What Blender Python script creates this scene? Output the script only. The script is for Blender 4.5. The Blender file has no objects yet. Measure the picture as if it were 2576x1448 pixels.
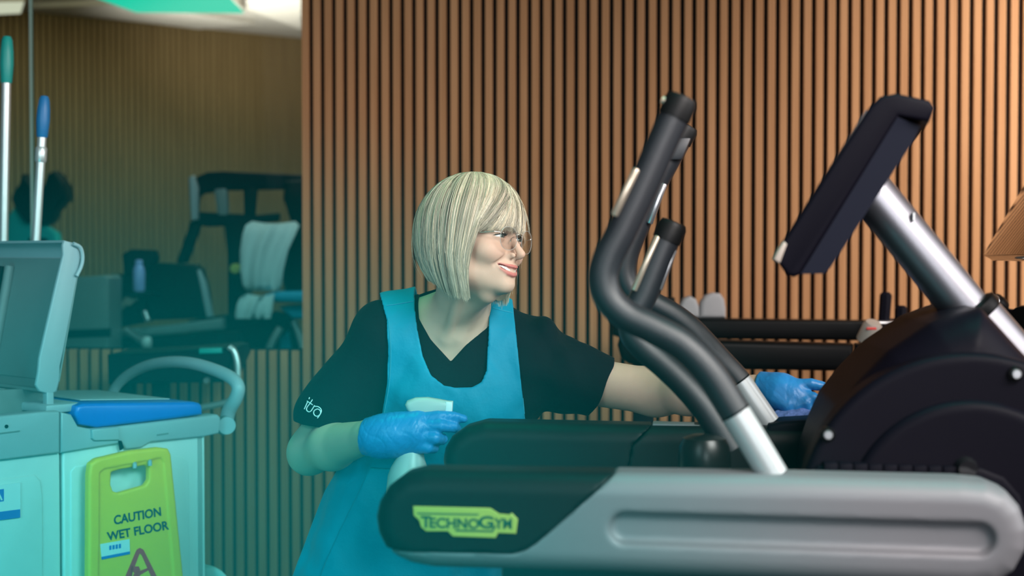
import bpy, bmesh, math, random
import numpy as np
from mathutils import Vector, Matrix, Euler
from mathutils.bvhtree import BVHTree

scn = bpy.context.scene
COL = scn.collection
random.seed(7)
RNG = np.random.default_rng(11)
R = math.radians

# ------------------------------------------------------------------ camera
W_PX, H_PX = 2576.0, 1448.0
FPX = 50.0 / 36.0 * W_PX
CAM = Vector((0.0, 0.0, 1.40))
YAW, PITCH = R(4.7), R(1.4)
cam_d = bpy.data.cameras.new('camera')
cam_d.lens, cam_d.sensor_width = 50.0, 36.0
cam_d.clip_start, cam_d.clip_end = 0.05, 60.0
cam_d.dof.use_dof = True
cam_d.dof.focus_distance = 2.84
cam_d.dof.aperture_fstop = 2.8
cam_o = bpy.data.objects.new('camera', cam_d)
cam_o.location = CAM
cam_o.rotation_euler = Euler((R(90) - PITCH, 0.0, YAW))
COL.objects.link(cam_o)
scn.camera = cam_o
CAM_M = cam_o.rotation_euler.to_matrix()

# ------------------------------------------------------------------ exposure, world, lights
scn.view_settings.view_transform = 'Standard'
scn.view_settings.look = 'None'
scn.view_settings.exposure = 0.0
scn.view_settings.gamma = 1.0
scn.view_settings.use_curve_mapping = False
wd = bpy.data.worlds.new('room_light')
scn.world = wd
wd.use_nodes = True
wd.node_tree.nodes['Background'].inputs['Color'].default_value = (0.78, 0.86, 1.0, 1)
wd.node_tree.nodes['Background'].inputs['Strength'].default_value = 0.08


def area(name, loc, target, sx, sy, power, col, spread=180):
    l = bpy.data.lights.new(name, 'AREA')
    l.shape, l.size, l.size_y = 'RECTANGLE', sx, sy
    l.energy, l.color = power, col
    l.spread = R(spread)
    o = bpy.data.objects.new(name, l)
    o.location = loc
    d = Vector(target) - Vector(loc)
    o.rotation_euler = d.to_track_quat('-Z', 'Y').to_euler()
    COL.objects.link(o)
    return o


area('window_daylight', (4.4, 1.8, 2.5), (1.6, 2.6, 1.2), 2.4, 1.8, 54, (1.0, 0.95, 0.94), 120)
area('key_daylight', (1.5, 0.5, 2.9), (-0.30, 2.8, 1.15), 1.6, 1.0, 26, (1.0, 0.91, 0.87), 74)
area('cart_fill', (-1.9, -0.6, 2.4), (-1.15, 3.3, 0.75), 1.6, 1.2, 7.0, (0.93, 0.97, 1.0), 62)  # fill added to brighten the cart
area('front_fill', (0.7, -1.6, 1.9), (-0.30, 2.8, 1.30), 1.2, 1.0, 3.2, (0.97, 0.97, 1.0), 40)  # weak front fill added for the neck and figure, no window there
area('wall_wash', (2.2, 3.4, 3.1), (2.3, 4.9, 1.6), 2.0, 0.3, 56, (1.0, 0.94, 0.86), 90)
area('teal_tint_fill', (-1.75, 0.7, 0.40), (-1.05, 3.3, 0.75), 1.4, 0.6, 4.5, (0.0, 0.86, 0.92), 90)  # added teal light helping to imitate the laid-over tint at lower left
area('green_ceiling_strip', (-0.62, 2.80, 3.1), (-0.44, 2.80, 0.0), 0.9, 0.25, 1.3, (0.0, 1.0, 0.50), 50)
area('teal_ceiling_strip', (0.50, 1.98, 3.1), (0.50, 2.0, 0.0), 1.3, 0.15, 1.5, (0.0, 1.0, 0.80), 46)
area('next_room_ceiling', (-2.2, 7.6, 2.75), (-2.6, 9.2, 0.9), 3.0, 1.0, 17, (1.0, 0.78, 0.45))
area('far_ceiling_fill', (-2.2, 7.4, 2.0), (-1.6, 7.9, 3.0), 2.2, 0.6, 36, (1.0, 0.84, 0.76), 110)  # uplight added only to brighten the far ceiling
area('towel_fill', (-1.3, 5.5, 2.9), (-1.6, 6.8, 0.9), 1.2, 0.5, 12, (0.95, 1.0, 1.0), 110)  # extra fill added so the towel beyond the glass reads brighter

# ------------------------------------------------------------------ placing by eye: pixel + distance -> point
def P(px, py, d):
    c = Vector(((px - W_PX / 2) / FPX * d, -(py - H_PX / 2) / FPX * d, -d))
    return CAM + CAM_M @ c


def hit(px, py, o, n):
    d = CAM_M @ Vector(((px - W_PX / 2) / FPX, -(py - H_PX / 2) / FPX, -1.0))
    t = (Vector(o) - CAM).dot(n) / d.dot(n)
    return CAM + d * t


CX = CAM_M @ Vector((1, 0, 0))                     # to the right as seen
CY = Vector((-math.sin(YAW), math.cos(YAW), 0))    # away
CZ = Vector((0, 0, 1))


# ------------------------------------------------------------------ objects
def tag(o, label=None, cat=None, group=None, kind=None):
    if label: o['label'] = label
    if cat: o['category'] = cat
    if group: o['group'] = group
    if kind: o['kind'] = kind
    return o


def empty(name, loc, label, cat, group=None):
    o = bpy.data.objects.new(name, None)
    o.location = loc
    o.empty_display_size = 0.1
    COL.objects.link(o)
    return tag(o, label, cat, group)


def wloc(o):
    v = Vector((0, 0, 0))
    while o is not None:
        v += o.location
        o = o.parent
    return v


def link_mesh(name, me, parent=None, origin=None):
    """me holds world coordinates; the object is put at its parent's origin (or at origin)."""
    off = wloc(parent) if parent is not None else (Vector(origin) if origin is not None else Vector((0, 0, 0)))
    if off.length > 0:
        me.transform(Matrix.Translation(-off))
    o = bpy.data.objects.new(name, me)
    if parent is not None:
        o.parent = parent
    else:
        o.location = off
    COL.objects.link(o)
    return o


def copy_tree(o, parent=None):
    c = o.copy()
    COL.objects.link(c)
    if parent is not None:
        c.parent = parent
    for ch in [x for x in bpy.data.objects if x.parent == o]:
        copy_tree(ch, c)
    return c


def np_mesh(name, v, f, mats, smooth=True, angle=None, fm=None):
    """v (N,3), f (M,4) or (M,3) int arrays"""
    v = np.asarray(v, dtype=np.float32)
    f = np.asarray(f, dtype=np.int32)
    k = f.shape[1]
    me = bpy.data.meshes.new(name)
    me.vertices.add(len(v))
    me.vertices.foreach_set('co', v.ravel())
    me.loops.add(f.size)
    me.loops.foreach_set('vertex_index', f.ravel())
    me.polygons.add(len(f))
    me.polygons.foreach_set('loop_start', np.arange(0, f.size, k, dtype=np.int32))
    me.polygons.foreach_set('loop_total', np.full(len(f), k, dtype=np.int32))
    for m in mats: me.materials.append(m)
    if fm is not None:
        me.polygons.foreach_set('material_index', np.asarray(fm, dtype=np.int32))
    me.polygons.foreach_set('use_smooth', np.full(len(f), smooth, dtype=bool))
    me.update(calc_edges=True)
    me.validate()
    if angle: me.set_sharp_from_angle(angle=R(angle))
    return me


class G:
    """collects shapes; build() makes ONE mesh object"""

    def __init__(self):
        self.v, self.f, self.m = [], [], []

    def add(self, vs, fs, mi=0):
        n = len(self.v)
        self.v += [tuple(p) for p in vs]
        for q in fs:
            self.f.append([i + n for i in q])
            self.m.append(mi)
        return self

    def bm(self, b, mi=0, mat=None):
        b.verts.ensure_lookup_table()
        b.verts.index_update()
        vs = [(mat @ x.co if mat else x.co.copy()) for x in b.verts]
        self.add(vs, [[x.index for x in q.verts] for q in b.faces], mi)
        b.free()
        return self

    def box(self, c, size, ax=None, bev=0.0, seg=2, mi=0):
        b = bmesh.new()
        bmesh.ops.create_cube(b, size=1.0)
        for x in b.verts:
            x.co = Vector((x.co.x * size[0], x.co.y * size[1], x.co.z * size[2]))
        if bev > 0:
            bmesh.ops.bevel(b, geom=list(b.edges), offset=bev, segments=seg, profile=0.5, affect='EDGES')
        M = Matrix.Translation(Vector(c))
        if ax is not None:
            A = Matrix([ax[0], ax[1], ax[2]]).transposed().to_4x4()
            M = M @ A
        return self.bm(b, mi, M)

    def prism(self, pts, vec, bev=0.0, seg=3, mi=0, both=True):
        b = bmesh.new()
        vs = [b.verts.new(Vector(p)) for p in pts]
        f = b.faces.new(vs)
        r = bmesh.ops.extrude_face_region(b, geom=[f])
        nv = [g for g in r['geom'] if isinstance(g, bmesh.types.BMVert)]
        bmesh.ops.translate(b, vec=Vector(vec), verts=nv)
        bmesh.ops.recalc_face_normals(b, faces=list(b.faces))
        if bev > 0:
            s0 = set(vs)
            s1 = set(nv)
            es = [e for e in b.edges if (e.verts[0] in s0 and e.verts[1] in s0) or (both and e.verts[0] in s1 and e.verts[1] in s1)]
            bmesh.ops.bevel(b, geom=es, offset=bev, segments=seg, profile=0.5, affect='EDGES')
        return self.bm(b, mi)

    def tube(self, pts, rad, n=16, caps=True, mi=0, flat=None):
        """flat: (axis, factor) squashes the section along a direction"""
        pts = [Vector(p) for p in pts]
        if not hasattr(rad, '__len__'): rad = [rad] * len(pts)
        T = []
        for i in range(len(pts)):
            a = pts[max(i - 1, 0)]
            c = pts[min(i + 1, len(pts) - 1)]
            T.append((c - a).normalized())
        u = T[0].orthogonal().normalized()
        if flat is not None:
            u = (Vector(flat[0]) - T[0] * Vector(flat[0]).dot(T[0])).normalized()
        vs, fs = [], []
        for i, p in enumerate(pts):
            u = (u - T[i] * u.dot(T[i])).normalized()
            w = T[i].cross(u)
            fu = flat[1] if flat is not None else 1.0
            for k in range(n):
                a = 2 * math.pi * k / n
                vs.append(p + u * (math.cos(a) * rad[i] * fu) + w * (math.sin(a) * rad[i]))
        for i in range(len(pts) - 1):
            for k in range(n):
                k2 = (k + 1) % n
                fs.append([i * n + k, i * n + k2, (i + 1) * n + k2, (i + 1) * n + k])
        if caps:
            fs.append(list(range(n))[::-1])
            fs.append([(len(pts) - 1) * n + k for k in range(n)])
        return self.add(vs, fs, mi)

    def lathe(self, prof, o, axis, n=32, mi=0):
        """prof: [(radius, along)], closed ends where radius is 0 are fine"""
        axis = Vector(axis).normalized()
        u = axis.orthogonal().normalized()
        w = axis.cross(u)
        o = Vector(o)
        vs, fs = [], []
        for (r, h) in prof:
            for k in range(n):
                a = 2 * math.pi * k / n
                vs.append(o + axis * h + (u * math.cos(a) + w * math.sin(a)) * max(r, 1e-5))
        for i in range(len(prof) - 1):
            for k in range(n):
                k2 = (k + 1) % n
                fs.append([i * n + k, i * n + k2, (i + 1) * n + k2, (i + 1) * n + k])
        fs.append(list(range(n))[::-1])
        fs.append([(len(prof) - 1) * n + k for k in range(n)])
        return self.add(vs, fs, mi)

    def build(self, name, mats, parent=None, smooth=True, angle=38, origin=None):
        if not isinstance(mats, (list, tuple)): mats = [mats]
        me = bpy.data.meshes.new(name)
        me.from_pydata(self.v, [], self.f)
        for m in mats: me.materials.append(m)
        me.polygons.foreach_set('material_index', self.m)
        b = bmesh.new()
        b.from_mesh(me)
        bmesh.ops.recalc_face_normals(b, faces=list(b.faces))
        b.to_mesh(me)
        b.free()
        me.polygons.foreach_set('use_smooth', [smooth] * len(me.polygons))
        if smooth: me.set_sharp_from_angle(angle=R(angle))
        return link_mesh(name, me, parent, origin)


def spline(pts, n=8):
    """Catmull-Rom through points"""
    p = [Vector(x) for x in pts]
    p = [p[0] * 2 - p[1]] + p + [p[-1] * 2 - p[-2]]
    out = []
    for i in range(1, len(p) - 2):
        for k in range(n):
            t = k / n
            a, b, c, d = p[i - 1], p[i], p[i + 1], p[i + 2]
            out.append(0.5 * ((2 * b) + (c - a) * t + (2 * a - 5 * b + 4 * c - d) * t * t + (3 * b - a - 3 * c + d) * t ** 3))
    out.append(p[-2])
    return out


# ------------------------------------------------------------------ implicit surfaces (numpy) and their mesher
def A3(p): return np.array([p[0], p[1], p[2]], dtype=np.float64)


def sd_ell(p, c, r):
    q = (p - A3(c))
    r = A3(r)
    k0 = np.linalg.norm(q / r, axis=1)
    k1 = np.linalg.norm(q / (r * r), axis=1)
    return k0 * (k0 - 1.0) / np.maximum(k1, 1e-9)


def sd_sph(p, c, r): return np.linalg.norm(p - A3(c), axis=1) - r


def sd_cap(p, a, b, ra, rb=None):
    if rb is None: rb = ra
    a, b = A3(a), A3(b)
    ab = b - a
    t = np.clip(((p - a) @ ab) / max(ab @ ab, 1e-12), 0, 1)
    return np.linalg.norm(p - a - t[:, None] * ab, axis=1) - (ra + (rb - ra) * t)


def sd_box(p, c, h, r=0.0, ax=None):
    q = p - A3(c)
    if ax is not None: q = q @ np.array([A3(a) for a in ax]).T
    q = np.abs(q) - (A3(h) - r)
    return np.linalg.norm(np.maximum(q, 0), axis=1) + np.minimum(q.max(axis=1), 0) - r


def sd_poly(q, poly):
    """signed distance to a 2D polygon, q (N,2)"""
    poly = np.asarray(poly, dtype=np.float64)
    d = np.full(len(q), 1e9)
    s = np.ones(len(q))
    n = len(poly)
    for i in range(n):
        a, b = poly[i], poly[i - 1]
        e = b - a
        w = q - a
        t = np.clip((w @ e) / max(e @ e, 1e-12), 0, 1)
        bb = w - t[:, None] * e
        d = np.minimum(d, (bb ** 2).sum(1))
        c1 = q[:, 1] >= a[1]
        c2 = q[:, 1] < b[1]
        c3 = e[0] * w[:, 1] > e[1] * w[:, 0]
        flip = (c1 & c2 & c3) | (~c1 & ~c2 & ~c3)
        s = np.where(flip, -s, s)
    return s * np.sqrt(d)


def ext(d2, z, hz, r):
    """extrude a 2D distance along z by +-hz with rounded rims"""
    a = d2 + r
    b = np.abs(z) - (hz - r)
    return np.sqrt(np.maximum(a, 0) ** 2 + np.maximum(b, 0) ** 2) + np.minimum(np.maximum(a, b), 0) - r


def smin(a, b, k):
    h = np.maximum(k - np.abs(a - b), 0) / k
    return np.minimum(a, b) - h * h * k * 0.25


def smax(a, b, k): return -smin(-a, -b, k)


def sdf_mesh(f, lo, hi, h, slack=1.7):
    """sparse surface nets: returns vertices and quads of f = 0"""
    lo, hi = A3(lo), A3(hi)
    lev = 16
    n = np.ceil((hi - lo) / (h * lev)).astype(np.int64) + 1
    g = np.stack(np.meshgrid(*[np.arange(k) for k in n], indexing='ij'), -1).reshape(-1, 3)
    s = lev
    while True:
        c = lo + (g + 0.5) * (h * s)
        d = f(c)
        g = g[np.abs(d) < h * s * 0.87 * slack]
        if s == 1: break
        off = np.array([[i, j, k] for i in (0, 1) for j in (0, 1) for k in (0, 1)])
        g = (g[:, None, :] * 2 + off[None]).reshape(-1, 3)
        s //= 2
    N = (n * lev + 3)

    def key(a): return (a[:, 0] * N[1] + a[:, 1]) * N[2] + a[:, 2]
    off = np.array([[i, j, k] for k in (0, 1) for j in (0, 1) for i in (0, 1)])
    ck = key((g[:, None, :] + off[None]).reshape(-1, 3))
    uk, inv = np.unique(ck, return_inverse=True)
    cz = uk % N[2]
    cy = (uk // N[2]) % N[1]
    cx = uk // (N[1] * N[2])
    val = f(lo + np.stack([cx, cy, cz], 1) * h)
    V = val[inv].reshape(-1, 8)
    sg = V < 0
    act = sg.any(1) & (~sg.all(1))
    g, V, sg = g[act], V[act], sg[act]
    E = [(0, 1), (2, 3), (4, 5), (6, 7), (0, 2), (1, 3), (4, 6), (5, 7), (0, 4), (1, 5), (2, 6), (3, 7)]
    acc = np.zeros((len(g), 3))
    cnt = np.zeros(len(g))
    for a, b in E:
        m = sg[:, a] != sg[:, b]
        t = np.where(m, V[:, a] / np.where(m, V[:, a] - V[:, b], 1), 0)
        p = off[a] + t[:, None] * (off[b] - off[a])
        acc += p * m[:, None]
        cnt += m
    vert = lo + (g + acc / cnt[:, None]) * h
    k = key(g)
    order = np.argsort(k)
    ks = k[order]

    def find(a):
        q = key(a)
        i = np.clip(np.searchsorted(ks, q), 0, len(ks) - 1)
        ok = ks[i] == q
        return order[i], ok
    quads = []
    for ax, ci in ((0, 1), (1, 2), (2, 4)):
        m = sg[:, 0] != sg[:, ci]
        b, c = (ax + 1) % 3, (ax + 2) % 3
        eb = np.zeros(3, dtype=np.int64); eb[b] = 1
        ec = np.zeros(3, dtype=np.int64); ec[c] = 1
        gm = g[m]
        i0 = np.nonzero(m)[0]
        i1, o1 = find(gm - eb)
        i2, o2 = find(gm - eb - ec)
        i3, o3 = find(gm - ec)
        ok = o1 & o2 & o3
        q = np.stack([i0, i1, i2, i3], 1)[ok]
        fl = sg[m, 0][ok]
        q[~fl] = q[~fl][:, ::-1]
        quads.append(q)
    return vert, np.concatenate(quads)


def sdf_obj(name, f, lo, hi, h, mats, parent=None, angle=None, slack=1.7, colour=None, origin=None):
    v, q = sdf_mesh(f, lo, hi, h, slack)
    me = np_mesh(name, v, q, mats if isinstance(mats, (list, tuple)) else [mats], True, angle)
    if colour is not None:
        c = colour(np.array([x.co[:] for x in me.vertices]) if len(me.vertices) != len(v) else v)
        at = me.attributes.new('tint', 'FLOAT_COLOR', 'POINT')
        at.data.foreach_set('color', np.concatenate([c, np.ones((len(c), 1))], 1).astype(np.float32).ravel())
    return link_mesh(name, me, parent, origin)


def text_quad(g, body, quad, fn, depth=0.0008, bold=0.0, mi=0):
    """letters stretched to a quad TL, TR, BR, BL on a surface: fn(x, y, k) gives the point k metres proud of it"""
    cu = bpy.data.curves.new('lettering', 'FONT')
    cu.body, cu.size = body, 1.0
    cu.extrude = 0.5
    cu.offset = bold
    cu.resolution_u = 4
    o = bpy.data.objects.new('lettering', cu)
    COL.objects.link(o)
    dg = bpy.context.evaluated_depsgraph_get()
    me = bpy.data.meshes.new_from_object(o.evaluated_get(dg))
    vs = [x.co.copy() for x in me.vertices]
    x0, x1 = min(v.x for v in vs), max(v.x for v in vs)
    y0, y1 = min(v.y for v in vs), max(v.y for v in vs)
    out = []
    for v in vs:
        s, t = (v.x - x0) / (x1 - x0), (y1 - v.y) / (y1 - y0)
        top = Vector(quad[0]).lerp(Vector(quad[1]), s)
        bot = Vector(quad[3]).lerp(Vector(quad[2]), s)
        p = top.lerp(bot, t)
        out.append(fn(p.x, p.y, depth * (v.z + 0.5)))
    g.add(out, [list(q.vertices) for q in me.polygons], mi)
    bpy.data.objects.remove(o)
    bpy.data.curves.remove(cu)
    bpy.data.meshes.remove(me)
    return g


# ------------------------------------------------------------------ materials
def mat(name, col, rough=0.5, metal=0.0, spec=0.5, var=0.04, scale=30.0, bump=0.0, bscale=200.0, sss=0.0, coat=0.0, sheen=0.0, tint=False):
    m = bpy.data.materials.new(name)
    m.use_nodes = True
    nt = m.node_tree
    b = nt.nodes['Principled BSDF']
    b.inputs['Roughness'].default_value = rough
    b.inputs['Metallic'].default_value = metal
    b.inputs['Specular IOR Level'].default_value = spec
    if sss:
        b.inputs['Subsurface Weight'].default_value = sss
        b.inputs['Subsurface Radius'].default_value = (0.010, 0.004, 0.002)
        b.inputs['Subsurface Scale'].default_value = 1.0
    if coat: b.inputs['Coat Weight'].default_value = coat
    if sheen: b.inputs['Sheen Weight'].default_value = sheen
    tc = nt.nodes.new('ShaderNodeTexCoord')
    nz = nt.nodes.new('ShaderNodeTexNoise')
    nz.inputs['Scale'].default_value = scale
    nz.inputs['Detail'].default_value = 3.0
    nt.links.new(tc.outputs['Object'], nz.inputs['Vector'])
    mx = nt.nodes.new('ShaderNodeMix')
    mx.data_type = 'RGBA'
    c = Vector(col)
    mx.inputs[6].default_value = (*(c * (1 - var)), 1)
    mx.inputs[7].default_value = (*[min(1, x) for x in c * (1 + var)], 1)
    nt.links.new(nz.outputs['Fac'], mx.inputs[0])
    out = mx.outputs[2]
    if tint:
        at = nt.nodes.new('ShaderNodeAttribute')
        at.attribute_name = 'tint'
        mu = nt.nodes.new('ShaderNodeMix')
        mu.data_type = 'RGBA'
        mu.blend_type = 'MULTIPLY'
        mu.inputs[0].default_value = 1.0
        nt.links.new(out, mu.inputs[6])
        nt.links.new(at.outputs['Color'], mu.inputs[7])
        out = mu.outputs[2]
    nt.links.new(out, b.inputs['Base Color'])
    if bump:
        n2 = nt.nodes.new('ShaderNodeTexNoise')
        n2.inputs['Scale'].default_value = bscale
        n2.inputs['Detail'].default_value = 4.0
        nt.links.new(tc.outputs['Object'], n2.inputs['Vector'])
        bp = nt.nodes.new('ShaderNodeBump')
        bp.inputs['Strength'].default_value = bump
        bp.inputs['Distance'].default_value = 0.01
        nt.links.new(n2.outputs['Fac'], bp.inputs['Height'])
        nt.links.new(bp.outputs['Normal'], b.inputs['Normal'])
    return m


def wood_mat(name, ca, cb):
    m = mat(name, ca, 0.7, spec=0.2, bump=0.05, bscale=300)
    nt = m.node_tree
    b = nt.nodes['Principled BSDF']
    tc = nt.nodes.new('ShaderNodeTexCoord')
    mp = nt.nodes.new('ShaderNodeMapping')
    mp.inputs['Scale'].default_value = (60, 60, 1.6)
    nt.links.new(tc.outputs['Object'], mp.inputs['Vector'])
    nz = nt.nodes.new('ShaderNodeTexNoise')
    nz.inputs['Scale'].default_value = 1.0
    nz.inputs['Detail'].default_value = 5.0
    nt.links.new(mp.outputs['Vector'], nz.inputs['Vector'])
    cr = nt.nodes.new('ShaderNodeValToRGB')
    cr.color_ramp.elements[0].position = 0.3
    cr.color_ramp.elements[0].color = (*ca, 1)
    cr.color_ramp.elements[1].position = 0.72
    cr.color_ramp.elements[1].color = (*cb, 1)
    nt.links.new(nz.outputs['Fac'], cr.inputs['Fac'])
    nt.links.new(cr.outputs['Color'], b.inputs['Base Color'])
    return m


def glass_mat(name, tint=(0.9, 0.97, 0.95), clear=0.9, rough=0.02):
    m = bpy.data.materials.new(name)
    m.use_nodes = True
    nt = m.node_tree
    nt.nodes.remove(nt.nodes['Principled BSDF'])
    out = nt.nodes['Material Output']
    tr = nt.nodes.new('ShaderNodeBsdfTransparent')
    tr.inputs['Color'].default_value = (*tint, 1)
    gl = nt.nodes.new('ShaderNodeBsdfGlossy')
    gl.inputs['Roughness'].default_value = rough
    fr = nt.nodes.new('ShaderNodeLayerWeight')
    fr.inputs['Blend'].default_value = 0.35
    mp = nt.nodes.new('ShaderNodeMath')
    mp.operation = 'MULTIPLY'
    mp.inputs[1].default_value = 1.0 - clear
    nt.links.new(fr.outputs['Fresnel'], mp.inputs[0])
    mx = nt.nodes.new('ShaderNodeMixShader')
    nt.links.new(mp.outputs[0], mx.inputs[0])
    nt.links.new(tr.outputs[0], mx.inputs[1])
    nt.links.new(gl.outputs[0], mx.inputs[2])
    nt.links.new(mx.outputs[0], out.inputs['Surface'])
    return m


def emit_mat(name, col, s):
    m = bpy.data.materials.new(name)
    m.use_nodes = True
    b = m.node_tree.nodes['Principled BSDF']
    b.inputs['Base Color'].default_value = (0.02, 0.02, 0.02, 1)
    b.inputs['Emission Color'].default_value = (*col, 1)
    b.inputs['Emission Strength'].default_value = s
    return m


M = dict(
    slat=wood_mat('warm oak slat', (0.35, 0.165, 0.072), (0.45, 0.228, 0.108)),
    slat_far=wood_mat('far oak slat', (0.30, 0.205, 0.10), (0.40, 0.28, 0.14)),
    felt=mat('black felt backing', (0.012, 0.011, 0.010), 0.95, spec=0.1),
    felt_far=mat('brown felt backing', (0.12, 0.085, 0.045), 0.95, spec=0.1),
    floor=mat('dark rubber floor', (0.05, 0.055, 0.06), 0.8, bump=0.1, bscale=400),
    ceil=mat('matt ceiling paint', (0.62, 0.58, 0.54), 0.9, bump=0.02),
    glass=glass_mat('partition glass', (0.80, 0.88, 0.86), 0.988),
    edge=mat('pale green glass edge', (0.40, 0.55, 0.48), 0.25),
    rimless=mat('polished lens rim', (0.45, 0.47, 0.46), 0.15, spec=0.8),
    teal_lamp=emit_mat('teal ceiling light', (0.0, 0.78, 0.52), 1.0),
    warm_lamp=emit_mat('warm ceiling light', (0.95, 0.85, 0.66), 0.9),
    blk=mat('black moulded plastic', (0.003, 0.0035, 0.004), 0.42, spec=0.09, bump=0.03, bscale=900),
    cap=mat('satin black rail cap', (0.004, 0.0045, 0.005), 0.50, spec=0.22, bump=0.03, bscale=900),
    blk2=mat('dark graphite plastic', (0.0045, 0.0042, 0.0085), 0.50, spec=0.07, bump=0.03, bscale=900),
    column=mat('silver column metal', (0.27, 0.27, 0.30), 0.42, metal=1.0, var=0.02),
    shell=mat('blue black console shell', (0.010, 0.012, 0.022), 0.45, spec=0.3, bump=0.03, bscale=900),
    hub=mat('satin black hub', (0.006, 0.006, 0.006), 0.32, spec=0.4),
    gloss=mat('glossy black panel', (0.012, 0.012, 0.014), 0.08),
    rub=mat('soft black grip rubber', (0.011, 0.014, 0.019), 0.44, spec=0.72, bump=0.12, bscale=1400),
    silver=mat('silver painted metal', (0.205, 0.205, 0.222), 0.52, metal=0.2, spec=0.4, var=0.02),
    bright=mat('bright satin tube metal', (0.50, 0.52, 0.53), 0.40, metal=0.35, var=0.02),
    steel=mat('brushed steel', (0.62, 0.63, 0.65), 0.28, metal=0.9),
    tan=mat('satin sensor strip', (0.66, 0.56, 0.44), 0.30, metal=0.7),
    logo=mat('yellow badge', (0.50, 0.50, 0.09), 0.4),
    logo_ink=mat('dark badge lettering', (0.010, 0.10, 0.055), 0.4),
    mirror=mat('bronze mirror screen', (0.55, 0.47, 0.38), 0.05, metal=1.0, var=0.0),
    red=mat('red button', (0.75, 0.05, 0.04), 0.4),
    beige=mat('beige plastic', (0.42, 0.36, 0.31), 0.4),
    pale=mat('pale grey fabric', (0.34, 0.34, 0.35), 0.85, bump=0.3, bscale=300),
    cream=mat('white cart plastic', (0.70, 0.74, 0.73), 0.42, bump=0.03, bscale=120),
    greyp=mat('light grey cart plastic', (0.36, 0.42, 0.46), 0.42, bump=0.03, bscale=120),
    dgrey=mat('grey lid plastic', (0.19, 0.23, 0.235), 0.5, bump=0.03),
    blue=mat('royal blue plastic', (0.012, 0.16, 0.62), 0.32),
    aqua=mat('aqua cleaning cloth', (0.02, 0.52, 0.55), 0.8),
    yellow=mat('yellow sign plastic', (0.98, 0.60, 0.03), 0.45, bump=0.03, bscale=150),
    ink=mat('dark sign lettering', (0.012, 0.05, 0.06), 0.6),
    redink=mat('red sign print', (0.75, 0.03, 0.05), 0.6),
    paper=mat('white label paper', (0.74, 0.78, 0.80), 0.6),
    bluink=mat('blue label print', (0.03, 0.16, 0.55), 0.6),
    teal=mat('teal grip plastic', (0.01, 0.34, 0.30), 0.4),
    bgrip=mat('blue grip plastic', (0.012, 0.17, 0.42), 0.4),
    alu=mat('anodised aluminium pole', (0.66, 0.70, 0.70), 0.32, metal=0.6),
    towel=mat('pale blue towel', (0.60, 0.76, 0.78), 0.95, bump=0.4, bscale=160, sheen=0.3),
    cyan=mat('bright blue seat cover', (0.02, 0.36, 0.58), 0.7),
    lilac=mat('lilac bottle', (0.35, 0.42, 0.85), 0.25),
    skin=mat('skin', (0.62, 0.415, 0.315), 0.55, spec=0.22, var=0.05, scale=60, sss=0.12, tint=True, bump=0.05, bscale=700),
    hair=mat('ash blond hair', (0.54, 0.475, 0.36), 0.36, spec=0.5, var=0.10, scale=40, tint=True),
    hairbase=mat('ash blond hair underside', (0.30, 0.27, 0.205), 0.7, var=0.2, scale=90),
    shirt=mat('black jersey', (0.0035, 0.0045, 0.008), 0.80, spec=0.10, sheen=0.015, bump=0.15, bscale=60),
    apron=mat('turquoise apron cloth', (0.005, 0.24, 0.385), 0.55, spec=0.22, sheen=0.03, bump=0.18, bscale=45),
    hem=mat('turquoise apron hem', (0.03, 0.30, 0.44), 0.62, spec=0.35, bump=0.1),
    glove=mat('blue nitrile', (0.022, 0.215, 0.52), 0.38, spec=0.4, bump=0.16, bscale=70),
    trouser=mat('black trousers', (0.010, 0.011, 0.014), 0.85),
    shoe=mat('white work shoe', (0.5, 0.5, 0.5), 0.5),
    eyew=mat('eye white', (0.72, 0.70, 0.68), 0.2),
    iris=mat('grey green iris', (0.10, 0.14, 0.12), 0.15),
    lash=mat('dark lashes', (0.012, 0.010, 0.009), 0.6),
    brow=mat('brown eyebrow', (0.16, 0.12, 0.085), 0.7),
    teeth=mat('teeth', (0.62, 0.60, 0.56), 0.25),
    mouth=mat('mouth inside', (0.12, 0.02, 0.02), 0.5),
    lens=glass_mat('spectacle lens', (0.97, 0.96, 0.95), 0.75),
    wire=mat('silver gold wire', (0.75, 0.70, 0.60), 0.18, metal=1.0),
    bottle=mat('translucent white plastic', (0.48, 0.52, 0.51), 0.35, sss=0.1),
    white=mat('white print', (0.75, 0.78, 0.80), 0.6),
    cloth=mat('periwinkle cleaning cloth', (0.12, 0.20, 0.50), 0.9, bump=0.4, bscale=200),
    yel=mat('yellow tag', (0.55, 0.60, 0.10), 0.5),
    plant=mat('dull green leaves', (0.05, 0.16, 0.10), 0.6),
)

# ------------------------------------------------------------------ the room
WALL_Y = 4.90                       # slat backing plane of the main wall
PITCHS, SLAT = 0.040, 0.0250


def wall_point(px, py, y): return hit(px, py, (0, y, 0), Vector((0, 1, 0)))


slat_front = WALL_Y - 0.024
xr = wall_point(762, 500, slat_front).x         # the end of the wall where the glass begins
xs0 = wall_point(768, 300, slat_front).x        # centre of the first full slat
zsill = wall_point(650, 881, slat_front).z
XL, XR_, ZC = -4.6, 5.2, 3.25
g = G()
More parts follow.
